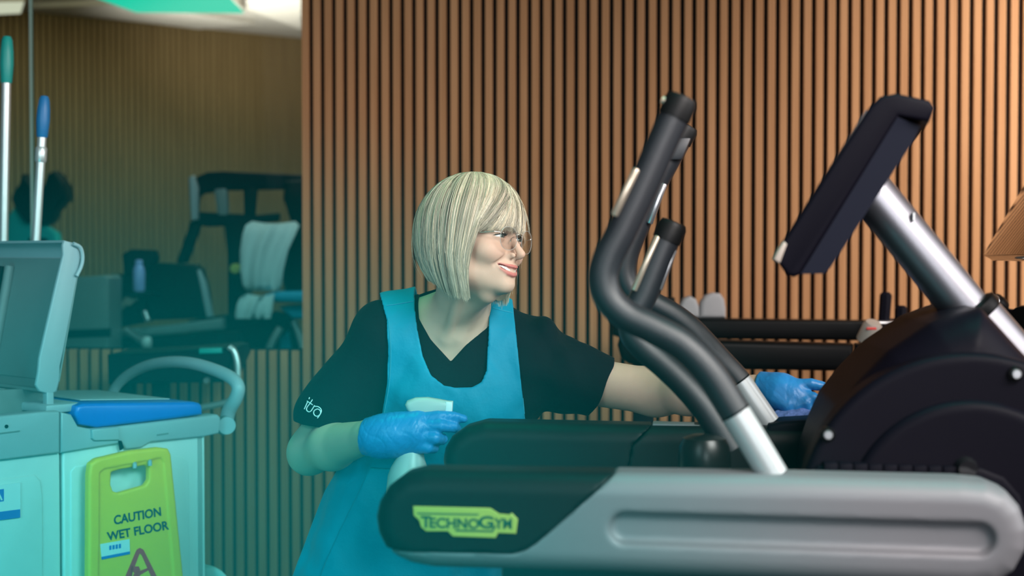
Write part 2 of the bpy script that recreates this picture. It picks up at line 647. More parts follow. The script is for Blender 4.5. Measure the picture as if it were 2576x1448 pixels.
# slats: full height to the right of the glass
x = xs0
while x < XR_ - 0.02:
    g.box((x, WALL_Y - 0.012, ZC / 2), (SLAT, 0.024, ZC), bev=0.0015, seg=1, mi=0)
    x += PITCHS
x = xs0 - PITCHS
while x > XL:
    g.box((x, WALL_Y - 0.012, zsill / 2), (SLAT, 0.024, zsill), bev=0.0015, seg=1, mi=0)
    x -= PITCHS
g.box(((xr + XR_) / 2, WALL_Y + 0.05, ZC / 2), (XR_ - xr, 0.10, ZC), mi=1)
g.box(((XL + xr) / 2, WALL_Y + 0.05, zsill / 2), (xr - XL, 0.10, zsill), mi=1)
tag(g.build('wall_back', [M['slat'], M['felt']], smooth=False), 'vertical warm oak slats on black backing behind the woman', None, None, 'structure')

# glass partition over the low wall, with one joint between its two panes
xj = wall_point(66, 400, WALL_Y).x
g = G()
g.box(((XL + xj - 0.004) / 2, WALL_Y + 0.05, (zsill + ZC) / 2), (xj - 0.004 - XL, 0.010, ZC - zsill), mi=0)
g.box(((xj + 0.004 + xr) / 2, WALL_Y + 0.05, (zsill + ZC) / 2), (xr - xj - 0.004, 0.010, ZC - zsill), mi=0)
g.box((xj, WALL_Y + 0.05, (zsill + ZC) / 2), (0.007, 0.014, ZC - zsill), mi=1)
tag(g.build('window_1', [M['glass'], M['edge']], smooth=False), 'glass partition of two panes above the low slat wall', None, None, 'structure')

g = G()
g.box((0.2, 4.6, -0.05), (13.6, 13.2, 0.10))
tag(g.build('floor', M['floor'], smooth=False), 'dark rubber gym floor', None, None, 'structure')
g = G()
g.box((0.3, 2.6, ZC + 0.05), (9.8, 4.7, 0.10))
tag(g.build('ceiling', M['ceil'], smooth=False), 'plain ceiling over the gym', None, None, 'structure')

# the room behind the glass
fa = P(-150, 60, 8.4)
fb = P(900, 96, 10.05)
d = Vector((fb.x - fa.x, fb.y - fa.y, 0)).normalized()
nrm = Vector((d.y, -d.x, 0))
zf = P(420, 66, 9.25).z
L = (Vector((fb.x, fb.y, 0)) - Vector((fa.x, fa.y, 0))).length
base = Vector((fa.x, fa.y, 0)) - d * 1.0
L += 2.0
g = G()
s = 0.0
while s < L:
    c = base + d * s + nrm * 0.01
    g.box((c.x, c.y, zf / 2), (0.026, 0.020, zf), ax=(d, nrm, Vector((0, 0, 1))), mi=0)
    s += 0.040
c = base + d * (L / 2) - nrm * 0.05
g.box((c.x, c.y, zf / 2), (L, 0.10, zf), ax=(d, nrm, Vector((0, 0, 1))), mi=1)
tag(g.build('wall_far', [M['slat_far'], M['felt_far']], smooth=False), 'finer olive brown slats at the far end of the next room', None, None, 'structure')
g = G()
q0 = base
q1 = base + d * L
g.prism([(q0.x, q0.y, zf), (q1.x, q1.y, zf), (q1.x + 0.3, 5.0, zf), (q0.x - 0.3, 5.0, zf)], (0, 0, 0.08))
tag(g.build('ceiling_far', M['ceil'], smooth=False), 'pale ceiling of the next room', None, None, 'structure')

# a lowered ceiling panel and the two lit lamps under the far ceiling
def ceil_pt(px, py, z): return hit(px, py, (0, 0, z), Vector((0, 0, 1)))


def lamp(name, quad, z, m, label):
    r = empty(name, ceil_pt(*quad[0], z), label, 'ceiling light', None)
    pts = [ceil_pt(*q, z) for q in quad]
    cc = sum(pts, Vector((0, 0, 0))) / 4
    G().prism([cc + (p - cc) * 1.03 + Vector((0, 0, 0.004)) for p in pts], (0, 0, 0.05), 0.004).build('frame', M['ceil'], r)
    G().prism([p + Vector((0, 0, -0.004)) for p in pts], (0, 0, 0.010)).build('diffuser', m, r)


lamp('ceiling_light', [(342, 30), (613, 32), (545, -40), (150, -40)], zf - 0.09, M['teal_lamp'], 'glowing teal green ceiling light beyond the glass')
lamp('ceiling_light', [(-70, 38), (52, 32), (60, 6), (-60, 8)], zf - 0.07, M['warm_lamp'], 'small cream ceiling light above the teal gripped pole')
for (name, quad, dz) in (('trim_1', [(80, 20), (500, 74), (640, 60), (330, 10)], 0.03), ('trim_2', [(610, 18), (757, 74), (757, -20), (640, -30)], 0.05)):
    pts = [ceil_pt(*q, zf - dz) for q in quad]
    o = G().prism(pts, (0, 0, dz), 0.0).build(name, M['ceil'], smooth=False)
    tag(o, 'lowered ceiling panel edge in the next room', None, None, 'structure')

# ------------------------------------------------------------------ the exercise machine she is wiping
MYAW = YAW - R(7.0)
MU = Vector((math.cos(MYAW), math.sin(MYAW), 0))
MV = Vector((-math.sin(MYAW), math.cos(MYAW), 0))
MO = P(W_PX / 2, H_PX / 2, 1.94)
MO.z = 0


def MP(px, py, v): return hit(px, py, MO + MV * v, MV)


def uw(px, py, v):
    p = MP(px, py, v)
    return ((p - MO).dot(MU), p.z)


def uws(pts, v): return [uw(x, y, v) for x, y in pts]


def mloc(p):
    q = p - A3(MO)
    return q @ A3(MU), q @ A3(MV), p[:, 2]


def mpt(u, v, w): return MO + MU * u + MV * v + CZ * w


def bounds(pts, v0, v1, pad=0.05):
    c = [MP(x, y, v) for x, y in pts for v in (v0, v1)]
    us = [mpt(u, v, w) for (u, w) in uws(pts, v0) for v in (v0, v1)]
    lo = [min(p[i] for p in us) - pad for i in range(3)]
    hi = [max(p[i] for p in us) + pad for i in range(3)]
    return lo, hi


mach = empty('exercise_machine', mpt(0.35, 0.33, 0), 'large black and silver exercise machine with curved handlebars, being wiped by the woman', 'exercise machine', 'cardio machines')

NEAR = [(1060, 1186), (1010, 1198), (970, 1228), (946, 1268), (938, 1305), (944, 1345), (962, 1382), (990, 1406), (1030, 1424), (1085, 1434),
        (1500, 1446), (2000, 1468), (2440, 1488), (2510, 1478), (2560, 1445), (2590, 1390), (2594, 1335), (2575, 1280), (2540, 1240),
        (2490, 1219), (2420, 1212), (2000, 1201), (1548, 1194)]
CAPR = [(1562, 1140), (1548, 1192), (1352, 1362), (1322, 1382), (1290, 1391), (962, 1385), (860, 1385), (860, 1140)]
near2, capr2 = uws(NEAR, 0.0), uws(CAPR, 0.0)
ga, gb = uw(1572, 1329, 0), uw(2462, 1357, 0)
RT = 0.10                               # rail thickness


def rail_core(p, poly, v0):
    u, v, w = mloc(p)
    q = np.stack([u, w], 1)
    return q, ext(sd_poly(q, poly), v - v0 - RT / 2, RT / 2, 0.030)


def f_silver(p):
    q, d = rail_core(p, near2, 0.0)
    d = np.maximum(d, -sd_poly(q, capr2) + 0.0012)
    u, v, w = mloc(p)
    ab = np.array(gb) - np.array(ga)
    t = np.clip(((q - np.array(ga)) @ ab) / (ab @ ab), 0, 1)
    dg = np.linalg.norm(q - np.array(ga) - t[:, None] * ab, axis=1) - 0.0205
    gr = ext(dg, v, 0.013, 0.009)
    return smax(d, -gr, 0.008)


def f_cap(p):
    q, d = rail_core(p, near2, -0.0015)
    return np.maximum(d, sd_poly(q, capr2) + 0.0006)


lo, hi = bounds(NEAR, -0.01, 0.12)
sdf_obj('side_rail', f_silver, lo, hi, 0.0030, M['silver'], mach, angle=50)['label'] = 'silver near side rail with long groove'
cap_o = sdf_obj('rail_cap', f_cap, lo, hi, 0.0030, M['cap'], mach, angle=50)
cap_o['label'] = 'black end cap of the near rail with yellow badge'

FAR = [(1215, 1063), (1165, 1077), (1132, 1100), (1114, 1130), (1109, 1160), (1115, 1200), (1150, 1240), (1220, 1262), (1700, 1272),
       (2300, 1290), (2380, 1250), (2400, 1180), (2360, 1090), (2290, 1078), (1930, 1074), (1640, 1072)]
CAPF = [(1660, 1030), (1640, 1072), (1590, 1120), (1560, 1300), (1050, 1300), (1050, 1030)]
VF = 0.56
far2, capf2 = uws(FAR, VF), uws(CAPF, VF)


def f_farcap(p):
    q, d = rail_core(p, far2, VF)
    return np.maximum(d, sd_poly(q, capf2) + 0.0006)


def f_farbody(p):
    q, d = rail_core(p, far2, VF)
    return np.maximum(d, -sd_poly(q, capf2) + 0.0008)


lo, hi = bounds(FAR, VF - 0.01, VF + 0.12)
sdf_obj('rail_cap', f_farcap, lo, hi, 0.0035, M['cap'], mach, angle=50)['label'] = 'black end cap of the far rail'
sdf_obj('side_rail', f_farbody, lo, hi, 0.0035, M['cap'], mach, angle=50)['label'] = 'black far side rail'
g = G()
a0, a1 = MP(1642, 1071, VF + 0.045), MP(1775, 1076, VF + 0.045)
g.box((a0 + a1) / 2 + CZ * 0.004, ((a1 - a0).length, 0.045, 0.006), ax=((a1 - a0).normalized(), MV, CZ), bev=0.002)
g.build('rail_strip', M['silver'], mach)
# raised fairing where the far rail meets the hood
g = G()
g.prism([MP(x, y, VF + 0.01) for x, y in [(1925, 1085), (1935, 1066), (1975, 1060), (2045, 1056), (2130, 1040), (2130, 1200), (1925, 1200)]], MV * 0.085, 0.008)
g.build('rail_fairing', M['blk2'], mach)

# hood with its two raised discs
HOOD = [(2022, 1190), (2030, 1130), (2050, 1070), (2082, 1000), (2132, 938), (2200, 868), (2300, 801), (2368, 776), (2420, 764), (2446, 790),
        (2520, 872), (2590, 940), (2730, 1000), (2790, 1080), (2780, 1300), (2700, 1480), (2500, 1560), (2150, 1500), (2040, 1350)]
VH = 0.35
hood2 = uws(HOOD, VH)
hc = uw(2440, 1312, 0.125)


def f_hood(p):
    u, v, w = mloc(p)
    q = np.stack([u, w], 1)
    return ext(sd_poly(q, hood2), v - VH, 0.205, 0.075)


def disc(r, v0, v1, rr):
    def f(p):
        u, v, w = mloc(p)
        d2 = np.hypot(u - hc[0], w - hc[1]) - r
        return ext(d2, v - (v0 + v1) / 2, (v1 - v0) / 2, rr)
    return f


lo, hi = bounds(HOOD, 0.1, 0.6)
sdf_obj('hood', f_hood, lo, hi, 0.0045, M['blk2'], mach)
lo, hi = bounds([(1990, 860), (2900, 860), (1990, 1780), (2900, 1780)], 0.08, 0.2)
sdf_obj('flywheel_cover', disc(0.237, 0.122, 0.20, 0.012), lo, hi, 0.0035, M['blk2'], mach)
sdf_obj('flywheel_disc', disc(0.172, 0.108, 0.18, 0.014), lo, hi, 0.0035, M['blk2'], mach)
for (x, y, v) in ((2083, 1093, 0.120), (2556, 940, 0.116)):
    c = MP(x, y, v)
    G().lathe([(0, -0.006), (0.0055, -0.006), (0.0068, -0.004), (0.0068, 0.02)], c, MV, 20).build('bolt', M['steel'], mach)
    G().lathe([(0.0095, -0.001), (0.0105, 0.0), (0.0105, 0.02)], c, MV, 20).build('bolt_seat', M['blk'], mach)

# inner shell behind the near rail, with the ribbed step
g = G()
g.prism([MP(x, y, 0.105) for x, y in [(2040, 1420), (2040, 1190), (2060, 1172), (2400, 1176), (2470, 1172), (2530, 1196), (2572, 1245), (2598, 1330), (2560, 1420)]], MV * 0.035, 0.010)
g.build('inner_shell', M['blk2'], mach)
g = G()
for i in range(10):
    x = 2070 + i * 37
    a, b = MP(x, 1160 + i * 1.1, 0.12), MP(x + 34.5, 1161 + i * 1.1, 0.12)
    g.box((a + b) / 2 - CZ * 0.012, ((b - a).length, 0.045, 0.026), ax=(MU, MV, CZ), bev=0.0015)
g.build('step_pad', M['blk2'], mach)
G().lathe([(0, -0.01), (0.012, -0.01), (0.016, 0.0), (0.016, 0.02)], MP(2432, 1178, 0.10), MV, 20).build('knob', M['gloss'], mach)

# deck, pedestal and legs down to the floor
g = G()
g.box(mpt(0.33, 0.33, 0.945), (0.72, 0.44, 0.05), ax=(MU, MV, CZ), bev=0.01)
g.build('deck', M['rub'], mach)
g = G()
g.box(mpt(0.64, 0.35, 0.50), (0.34, 0.36, 0.80), ax=(MU, MV, CZ), bev=0.03)
g.box(mpt(0.30, 0.35, 0.05), (1.15, 0.60, 0.10), ax=(MU, MV, CZ), bev=0.02)
g.build('pedestal', M['blk2'], mach)
for u in (0.10,):
    for v in (0.16, 0.50):
        g = G()
        g.box(mpt(u, v, 0.51), (0.06, 0.05, 0.84), ax=(MU, MV, CZ), bev=0.008)
        g.build('leg', M['blk2'], mach)
g = G()
c = MP(1772, 1150, 0.30)
g.lathe([(0, 0.036), (0.020, 0.035), (0.033, 0.030), (0.039, 0.018), (0.041, 0.0), (0.041, -0.055), (0.03, -0.08), (0.0, -0.08)], c, CZ, 40)
g.build('hub_cap', M['hub'], mach)

# handlebars
def bar(path, v, r, nsil, name, label, cap_r=1.08):
    c = spline([MP(x, y, v) for x, y in path], 8)
    k = len(c) - nsil * 8
    root = G().tube(c[:k + 1], r, 28).build(name, M['rub'], mach, angle=60)
    root['label'] = label
    if nsil:
        G().tube(c[k:], r * 0.985, 28).build('bar_base', M['bright'], root, angle=60)
        tdir = (c[k + 1] - c[k]).normalized()
        G().tube([c[k] - tdir * 0.0015, c[k] + tdir * 0.0015], r * 1.01, 28).build('joint', M['blk'], root)
    t = (c[0] - c[1]).normalized()
    G().lathe([(r * cap_r, -0.020), (r * cap_r, 0.004), (r * 0.92, 0.011), (r * 0.6, 0.0125), (0, 0.0125)], c[0], t, 28).build('end_cap', M['cap'], root)
    return root, c


def strip(root, a, b, v, r, m, name='sensor_strip', w=0.0058, side=-1):
    pa, pb = MP(*a, v), MP(*b, v)
    d = (pb - pa).normalized()
    n = d.cross(MV).normalized()
    g = G()
    g.tube([pa, pa + d * 0.002, pb - d * 0.002, pb], [w * 0.8, w, w, w * 0.8], 14)
    g.build(name, m, root)


nb, _ = bar([(1710, 262), (1666, 358), (1616, 471), (1566, 578), (1530, 648), (1518, 700), (1532, 750), (1575, 792), (1640, 824), (1716, 866), (1784, 934), (1843, 1026), (1893, 1107), (1946, 1196)],
            0.05, 0.0212, 2, 'handlebar', 'near handlebar with beige sensor strip')
strip(nb, (1602, 425), (1545, 542), 0.036, 0.02, M['tan'])
g = G()
c0 = MP(1673, 254, 0.045)
g.lathe([(0, 0.006), (0.005, 0.005), (0.0055, 0), (0.0055, -0.01)], c0, (MP(1660, 248, 0.045) - c0), 16)
g.build('button', M['tan'], nb)
fbr, _ = bar([(1722, 330), (1686, 396), (1648, 467), (1606, 567), (1578, 640), (1573, 694), (1597, 738), (1654, 768), (1698, 793), (1737, 823), (1775, 862), (1814, 905), (1856, 951), (1892, 1003), (1934, 1064)],
             0.61, 0.0205, 2, 'handlebar', 'far handlebar with bright sensor strip')
strip(fbr, (1671, 462), (1634, 562), 0.595, 0.02, M['steel'])
g = G()
a, b = MP(1712, 348, 0.60), MP(1688, 404, 0.60)
g.box((a + b) / 2 + MU * 0.004, (0.030, 0.034, (a - b).length), ax=(MU, MV, (a - b).normalized()), bev=0.004)
g.build('grip_block', M['rub'], fbr)
cb, _ = bar([(1689, 575), (1655, 655), (1622, 738), (1594, 795), (1592, 838), (1622, 876), (1668, 915), (1720, 965), (1775, 1030), (1840, 1130)],
            0.33, 0.0215, 0, 'handlebar', 'short middle handlebar with a strip on each side')
strip(cb, (1656, 594), (1595, 730), 0.316, 0.02, M['tan'])
strip(cb, (1698, 628), (1660, 728), 0.325, 0.02, M['steel'], w=0.004)

# display column and console
c = [MP(2140, 424, VH), MP(2210, 508, VH), MP(2428, 772, VH), MP(2520, 884, VH)]
G().tube(c, 0.0360, 36).build('column', M['column'], mach)
c = [MP(2452, 792, VH - 0.01), MP(2640, 1010, VH - 0.01), MP(2700, 1080, VH - 0.01)]
slv = G().tube(c, 0.0405, 36).build('column_sleeve', M['column'], mach)
d = (c[1] - c[0]).normalized()
G().lathe([(0.036, -0.014), (0.043, -0.010), (0.0435, 0.004), (0.041, 0.008)], c[0], d, 36).build('collar', M['blk'], slv)
g = G()
a = MP(2292, 545, VH - 0.03)
g.box(a + MU * 0.003, (0.003, 0.018, 0.012), ax=(MU, MV, CZ))
g.build('column_label', M['paper'], mach)

BEZ = [(1949, 650), (1962, 620), (2090, 420), (2188, 268), (2215, 242), (2255, 234), (2338, 252), (2352, 270), (2338, 306), (2262, 292), (2014, 690), (1996, 697), (1980, 692)]
SHE = [(2258, 294), (2318, 314), (2300, 352), (2090, 672), (2074, 688), (2014, 689)]
CV = (MV * math.cos(R(5.4)) + MU * math.sin(R(5.4))).normalized()
cons = G().prism([MP(x, y, 0.12) for x, y in BEZ], CV * 0.46, 0.006).build('console', M['blk2'], mach)
g = G()
pa = [MP(x, y, 0.12) for x, y in SHE]
ins = [0.0, 0.018, 0.030, 0.030, 0.022, 0.0]
va = [p + CV * (0.0008 + i) for p, i in zip(pa, ins)]
vb = [p + CV * (0.4592 - i) for p, i in zip(pa, ins)]
nS = len(pa)
g.add(va + vb, [list(range(nS)), list(range(nS, 2 * nS))[::-1]] + [[i, i + nS, (i + 1) % nS + nS, (i + 1) % nS] for i in range(nS)])
g.build('console_shell', M['shell'], cons)
a, b = MP(1955, 628, 0.135), MP(2178, 276, 0.135)
nn = (b - a).normalized()
g = G()
g.prism([a, b, b + CV * 0.43, a + CV * 0.43], CV.cross(nn) * 0.004, 0.0)
g.build('screen', M['gloss'], cons)
g = G()
g.prism([MP(x, y, 0.118) for x, y in [(1946, 652), (1958, 628), (1972, 606), (1980, 614), (1962, 662)]], MV * 0.05, 0.002)
g.build('card_holder', M['beige'], cons)

# badge on the near rail cap
def bpx(x, y): return (900 + x / 2.342, 1000 + y / 2.342)


VB = -0.0052
BADGE = [(325, 640), (780, 652), (832, 686), (893, 690), (905, 680), (941, 716), (931, 801), (827, 797), (811, 826), (560, 817), (530, 787), (402, 787), (372, 762), (360, 722), (328, 692)]
badge = G().prism([MP(*bpx(x, y), VB) for x, y in BADGE], MV * 0.005, 0.0008, 1).build('badge', M['logo'], cap_o)
g = G()
for q in ([(350, 676), (716, 684), (708, 692), (350, 684)], [(576, 776), (788, 781), (812, 748), (820, 750), (796, 791), (576, 786)]):
    g.prism([MP(*bpx(x, y), VB - 0.0006) for x, y in q], MV * 0.001)
for body, x0, x1, y0, y1 in (('T', 372, 432, 694, 764), ('ECHNO', 424, 716, 704, 766), ('G', 712, 800, 694, 768), ('YM', 806, 908, 708, 770)):
    text_quad(g, body, [bpx(x0, y0), bpx(x1, y0 + (x1 - x0) * 0.022), bpx(x1, y1 + (x1 - x0) * 0.022), bpx(x0, y1)],
              lambda x, y, k: MP(x, y, VB - 0.0002 - k), 0.0008, 0.025)
g.build('badge_lettering', M['logo_ink'], badge, smooth=False)

# ------------------------------------------------------------------ the second machine, by the wall
rear = empty('exercise_machine', Vector((P(2000, 800, 4.2).x, P(2000, 800, 4.2).y, 0)), 'dark exercise machine standing against the slat wall behind the first one', 'exercise machine', 'cardio machines')


def quad_rail(px, dl, dr, th, name, m, bev=0.02):
    n = len(px)
    xs = [p[0] for p in px]
    x0, x1 = min(xs), max(xs)
    pts = [P(x, y, dl + (dr - dl) * (x - x0) / (x1 - x0)) for x, y in px]
    a = Vector((pts[0] - pts[n // 2]))
    far = (pts[xs.index(x1)] - pts[xs.index(x0)])
    nv = Vector((-far.y, far.x, 0)).normalized()
    return G().prism(pts, nv * th, bev).build(name, m, rear)


quad_rail([(1540, 806), (1560, 799), (2256, 808), (2262, 858), (1560, 850), (1540, 843)], 4.50, 4.36, 0.09, 'side_rail', M['blk'], 0.012)['label'] = 'black far rail of the machine by the wall'
quad_rail([(1552, 868), (1560, 838), (1580, 826), (1640, 852), (2148, 866), (2148, 934), (1640, 926), (1580, 915), (1560, 898)], 4.05, 3.95, 0.09, 'side_rail', M['blk'], 0.016)['label'] = 'black near rail of the machine by the wall'
quad_rail([(2151, 866), (2300, 868), (2300, 936), (2151, 934)], 3.95, 3.92, 0.09, 'side_rail', M['blk'], 0.006)
for (x0, y0, x1, y1, dd) in ((2229, 734, 2224, 806, 4.25), (2267, 768, 2265, 832, 4.05)):
    a, b = P(x0, y0, dd), P(x1, y1, dd)
    t = (a - b).normalized()
    L_ = (a - b).length
    g = G()
    g.lathe([(0.0, L_), (0.010, L_), (0.0175, L_ - 0.008), (0.0182, L_ - 0.012), (0.0172, 0.0), (0.0, 0.0)], b, t, 8)
    g.build('grip_post', M['blk2'], rear, angle=20)
g = G()
a = P(2218, 812, 4.22)
g.box(a, (0.075, 0.06, 0.012), ax=(CX, CY, CZ), bev=0.004)
g.build('post_plate', M['steel'], rear)
c = P(2189, 840, 3.98)
stop = G().lathe([(0.0, 0.040), (0.020, 0.038), (0.027, 0.028), (0.031, 0.0), (0.034, -0.018), (0.0, -0.02)], c, CZ + CX * 0.15 - CY * 0.5, 32).build('stop_switch', M['beige'], rear)
g = G()
t = (CZ + CX * 0.15 - CY * 0.5).normalized()
a = c + t * 0.022
g.box(P(2192, 826, 3.945), (0.028, 0.006, 0.007), ax=(CX, CY, CZ), bev=0.002)
g.build('stop_button', M['red'], stop)
# bronze screen of this machine, seen at a slant
c0 = P(2500, 656, 3.50)
sv = (CX * 0.50 + CZ * 0.86).normalized()
lat = (MV * -1.0)
nf = sv.cross(lat).normalized()
scr = G().prism([c0, c0 + lat * 0.46, c0 + lat * 0.46 + sv * 0.36, c0 + sv * 0.36], nf * -0.03, 0.003).build('console', M['mirror'], rear)
g = G()
a = c0 + lat * 0.10 + sv * 0.012 + nf * 0.0005
g.lathe([(0, 0.003), (0.006, 0.002), (0.007, -0.004)], a, nf, 16)
g.build('console_button', M['steel'], scr)
cc = c0 + lat * 0.23 + sv * 0.18 - nf * 0.03
cb_ = Vector((cc.x + 0.28, cc.y + 0.05, 0.9))
G().tube([cc, cb_], 0.035, 24).build('column', M['silver'], rear)
G().tube([Vector((cb_.x, cb_.y, 0.95)), Vector((cb_.x, cb_.y, 0.0))], 0.09, 24).build('pedestal', M['blk2'], rear)
G().tube([cb_, Vector((cb_.x, cb_.y, 1.32))], 0.05, 24).build('neck', M['blk2'], rear)
for (x, y, dd, r_) in ((2506, 766, 3.7, 0.027), (2572, 806, 3.4, 0.036)):
    a = P(x, y, dd)
    d_ = (CX * -0.55 + CY * -0.4 + CZ * 0.35).normalized()
    g = G()
    g.lathe([(0.0, 0.020), (r_ * 0.8, 0.018), (r_, 0.010), (r_ * 0.98, -0.018), (r_ * 0.55, -0.03), (r_ * 0.5, -0.06), (0, -0.06)], a, d_, 28, mi=0)
    k = g.build('knob', M['blk'], rear)
    G().tube([a - d_ * 0.05, Vector((cb_.x, cb_.y, a.z - 0.03))], 0.012, 12).build('knob_stem', M['blk2'], rear)
    if r_ < 0.03:
        G().lathe([(0, 0.002), (r_ * 0.7, 0.0015), (r_ * 0.78, -0.004)], a + d_ * 0.02, d_, 28).build('knob_disc', M['steel'], k)
# legs of the rear machine
for (x, dd, top) in ((1620, 4.45, 0.98), (2240, 4.33, 0.98), (1620, 4.10, 0.92), (2240, 3.98, 0.92)):
    a = P(x, 800, dd)
    g = G()
    g.box((a.x, a.y + 0.02, 0.60), (0.06, 0.05, 1.20), bev=0.006)
    g.build('leg', M['blk2'], rear)

# two pale pads resting on the far rail of that machine
for (nm, px, lb) in (('pad', [(1708, 799), (1711, 768), (1722, 750), (1737, 744), (1752, 752), (1760, 772), (1760, 799)], 'smaller pale grey rounded pad on the rear machine rail, beside the handlebars'),
                     ('pad', [(1760, 800), (1764, 760), (1776, 743), (1796, 736), (1813, 738), (1823, 752), (1827, 776), (1827, 800)], 'larger pale grey rounded pad on the rear machine rail, nearer the console')):
    pts = [P(x, y, 4.49) for x, y in px]
    o = G().prism(pts, CY * 0.06, 0.014, 4).build('rounded_pad', M['pale'], None, origin=(pts[0] + pts[-1]) / 2 + CY * 0.03)
    tag(o, lb, 'pad', 'pale pads on the rear machine')
o = G().prism([P(x, y, 4.53) for x, y in [(1664, 800), (1664, 756), (1680, 748), (1698, 748), (1702, 800)]], CY * 0.05, 0.008).build('phone_holder', M['blk'], rear)

# ------------------------------------------------------------------ the cleaning cart
CA = R(47.7)
ca = (CX * math.cos(CA) + CY * math.sin(CA)).normalized()      # along the cart, away
cb2 = (CX * -math.sin(CA) + CY * math.cos(CA)).normalized()    # across the cart, away
CS = P(155, 1140, 3.255)


def CP(px, py, off=0.0): return hit(px, py, CS + cb2 * off, cb2)


cbase = CP(260, 1300, 0.25)
cart = empty('cleaning_cart', Vector((cbase.x, cbase.y, 0)), 'pale plastic cleaning cart with an open grey lid, blue box lid and curved push handle', 'cleaning cart')


def pz(px, py, off, z):
    p = CP(px, py, off)
    return Vector((p.x, p.y, z))


CW = 0.60
# side panels (two), far side, ends and base
for (nm, x0, x1, yt0, yt1) in (('side_panel', -120, 152, 1150, 1120), ('side_panel', 158, 514, 1120, 1080)):
    a, b = CP(x0, 1200), CP(x1, 1200)
    zt0, zt1 = CP(x0, yt0).z, CP(x1, yt1).z
    G().prism([Vector((a.x, a.y, 0.16)), Vector((b.x, b.y, 0.16)), Vector((b.x, b.y, zt1)), Vector((a.x, a.y, zt0))], cb2 * 0.02, 0.006).build(nm, M['cream'], cart)
for px in ([(-120, 1230), (-60, 1213), (88, 1193), (103, 1208), (108, 1250), (110, 1700), (-120, 1700)], [(178, 1186), (190, 1172), (452, 1146), (472, 1160), (476, 1190), (480, 1600), (178, 1640)]):
    G().prism([CP(x, y, -0.003) for x, y in px], cb2 * 0.02, 0.003, 3).build('raised_panel', M['cream'], cart)
a, b = CP(-120, 1200), CP(514, 1200)
ztop = CP(514, 1090).z
for (q0, q1) in ((a + cb2 * CW, b + cb2 * CW),):
    G().prism([Vector((q0.x, q0.y, 0.16)), Vector((q1.x, q1.y, 0.16)), Vector((q1.x, q1.y, ztop)), Vector((q0.x, q0.y, ztop))], cb2 * -0.02).build('side_panel', M['cream'], cart)
for q in (a, b - ca * 0.02):
    q1 = q + cb2 * CW
    G().prism([Vector((q.x, q.y, 0.16)), Vector((q1.x, q1.y, 0.16)), Vector((q1.x, q1.y, ztop)), Vector((q.x, q.y, ztop))], ca * 0.02).build('end_panel', M['cream'], cart)
q = (a + b) / 2 + cb2 * CW / 2
G().box((q.x, q.y, 0.15), ((b - a).length + 0.06, CW + 0.06, 0.06), ax=(ca, cb2, CZ), bev=0.02).build('base', M['greyp'], cart)
for s in (-1, 1):
    for t in (-1, 1):
        k = q + ca * (s * ((b - a).length / 2 - 0.06)) + cb2 * (t * (CW / 2 - 0.05))
        g = G()
        g.lathe([(0, -0.014), (0.055, -0.014), (0.06, -0.008), (0.06, 0.008), (0.055, 0.014), (0, 0.014)], (k.x, k.y, 0.06), cb2, 28)
        w = g.build('caster', M['blk2'], cart)
        G().box((k.x, k.y, 0.105), (0.035, 0.05, 0.05), ax=(ca, cb2, CZ), bev=0.004).build('fork', M['steel'], w)

# rim bands along the top
rim = G().prism([CP(x, y, -0.014) for x, y in [(-120, 1062), (0, 1046), (100, 1036), (148, 1033), (152, 1036), (152, 1139), (-120, 1172)]], cb2 * 0.05, 0.006).build('rim', M['greyp'], cart)
G().prism([CP(x, y, -0.013) for x, y in [(154, 1036), (180, 1042), (197, 1072), (228, 1078), (300, 1072), (548, 1042), (556, 1050), (552, 1090), (514, 1098), (380, 1112), (356, 1126), (318, 1130), (304, 1112), (296, 1116), (154, 1139)]], cb2 * 0.05, 0.005).build('rim', M['greyp'], cart)
G().prism([CP(x, y, -0.021) for x, y in [(232, 1080), (300, 1073), (302, 1106), (240, 1108), (233, 1102)]], cb2 * 0.012, 0.003).build('hinge_tab', M['greyp'], cart)
G().prism([CP(x, y, -0.018) for x, y in [(300, 1108), (306, 1108), (312, 1126), (304, 1132)]], cb2 * 0.006).build('slot', M['blk2'], cart)
G().prism([CP(x, y, -0.0155) for x, y in [(396, 1092), (424, 1088), (424, 1091), (396, 1095)]], cb2 * 0.003).build('slot', M['dgrey'], cart)
G().lathe([(0, -0.002), (0.004, -0.002), (0.004, 0.004)], CP(16, 1072, -0.0145), cb2, 16).build('screw', M['blk2'], rim)
G().prism([CP(x, y, -0.016) for x, y in [(-40, 1093), (50, 1082), (50, 1085), (-40, 1096)]], cb2 * 0.003).build('slot', M['dgrey'], rim)

# blue box lid
bl = G().prism([CP(x, y, -0.012) for x, y in [(190, 1040), (194, 1021), (212, 1014), (490, 1010), (506, 1014), (511, 1022), (512, 1043), (440, 1053), (246, 1076), (202, 1068)]], cb2 * 0.44, 0.010, 4).build('box_lid', M['blue'], cart)
bl['label'] = 'blue box lid'
q = [CP(x, y, -0.012) + CZ * 0.0015 for x, y in [(236, 1013.4), (462, 1010.4)]]
G().prism([q[0] + cb2 * 0.06, q[1] + cb2 * 0.06, q[1] + cb2 * 0.38, q[0] + cb2 * 0.38], CZ * 0.003, 0.001).build('lid_inset', M['greyp'], bl)
q = CP(150, 1030, 0.03)
G().box(q + cb2 * 0.15 + CZ * 0.005, (0.09, 0.34, 0.02), ax=(ca, cb2, CZ), bev=0.005).build('tray', M['greyp'], cart)

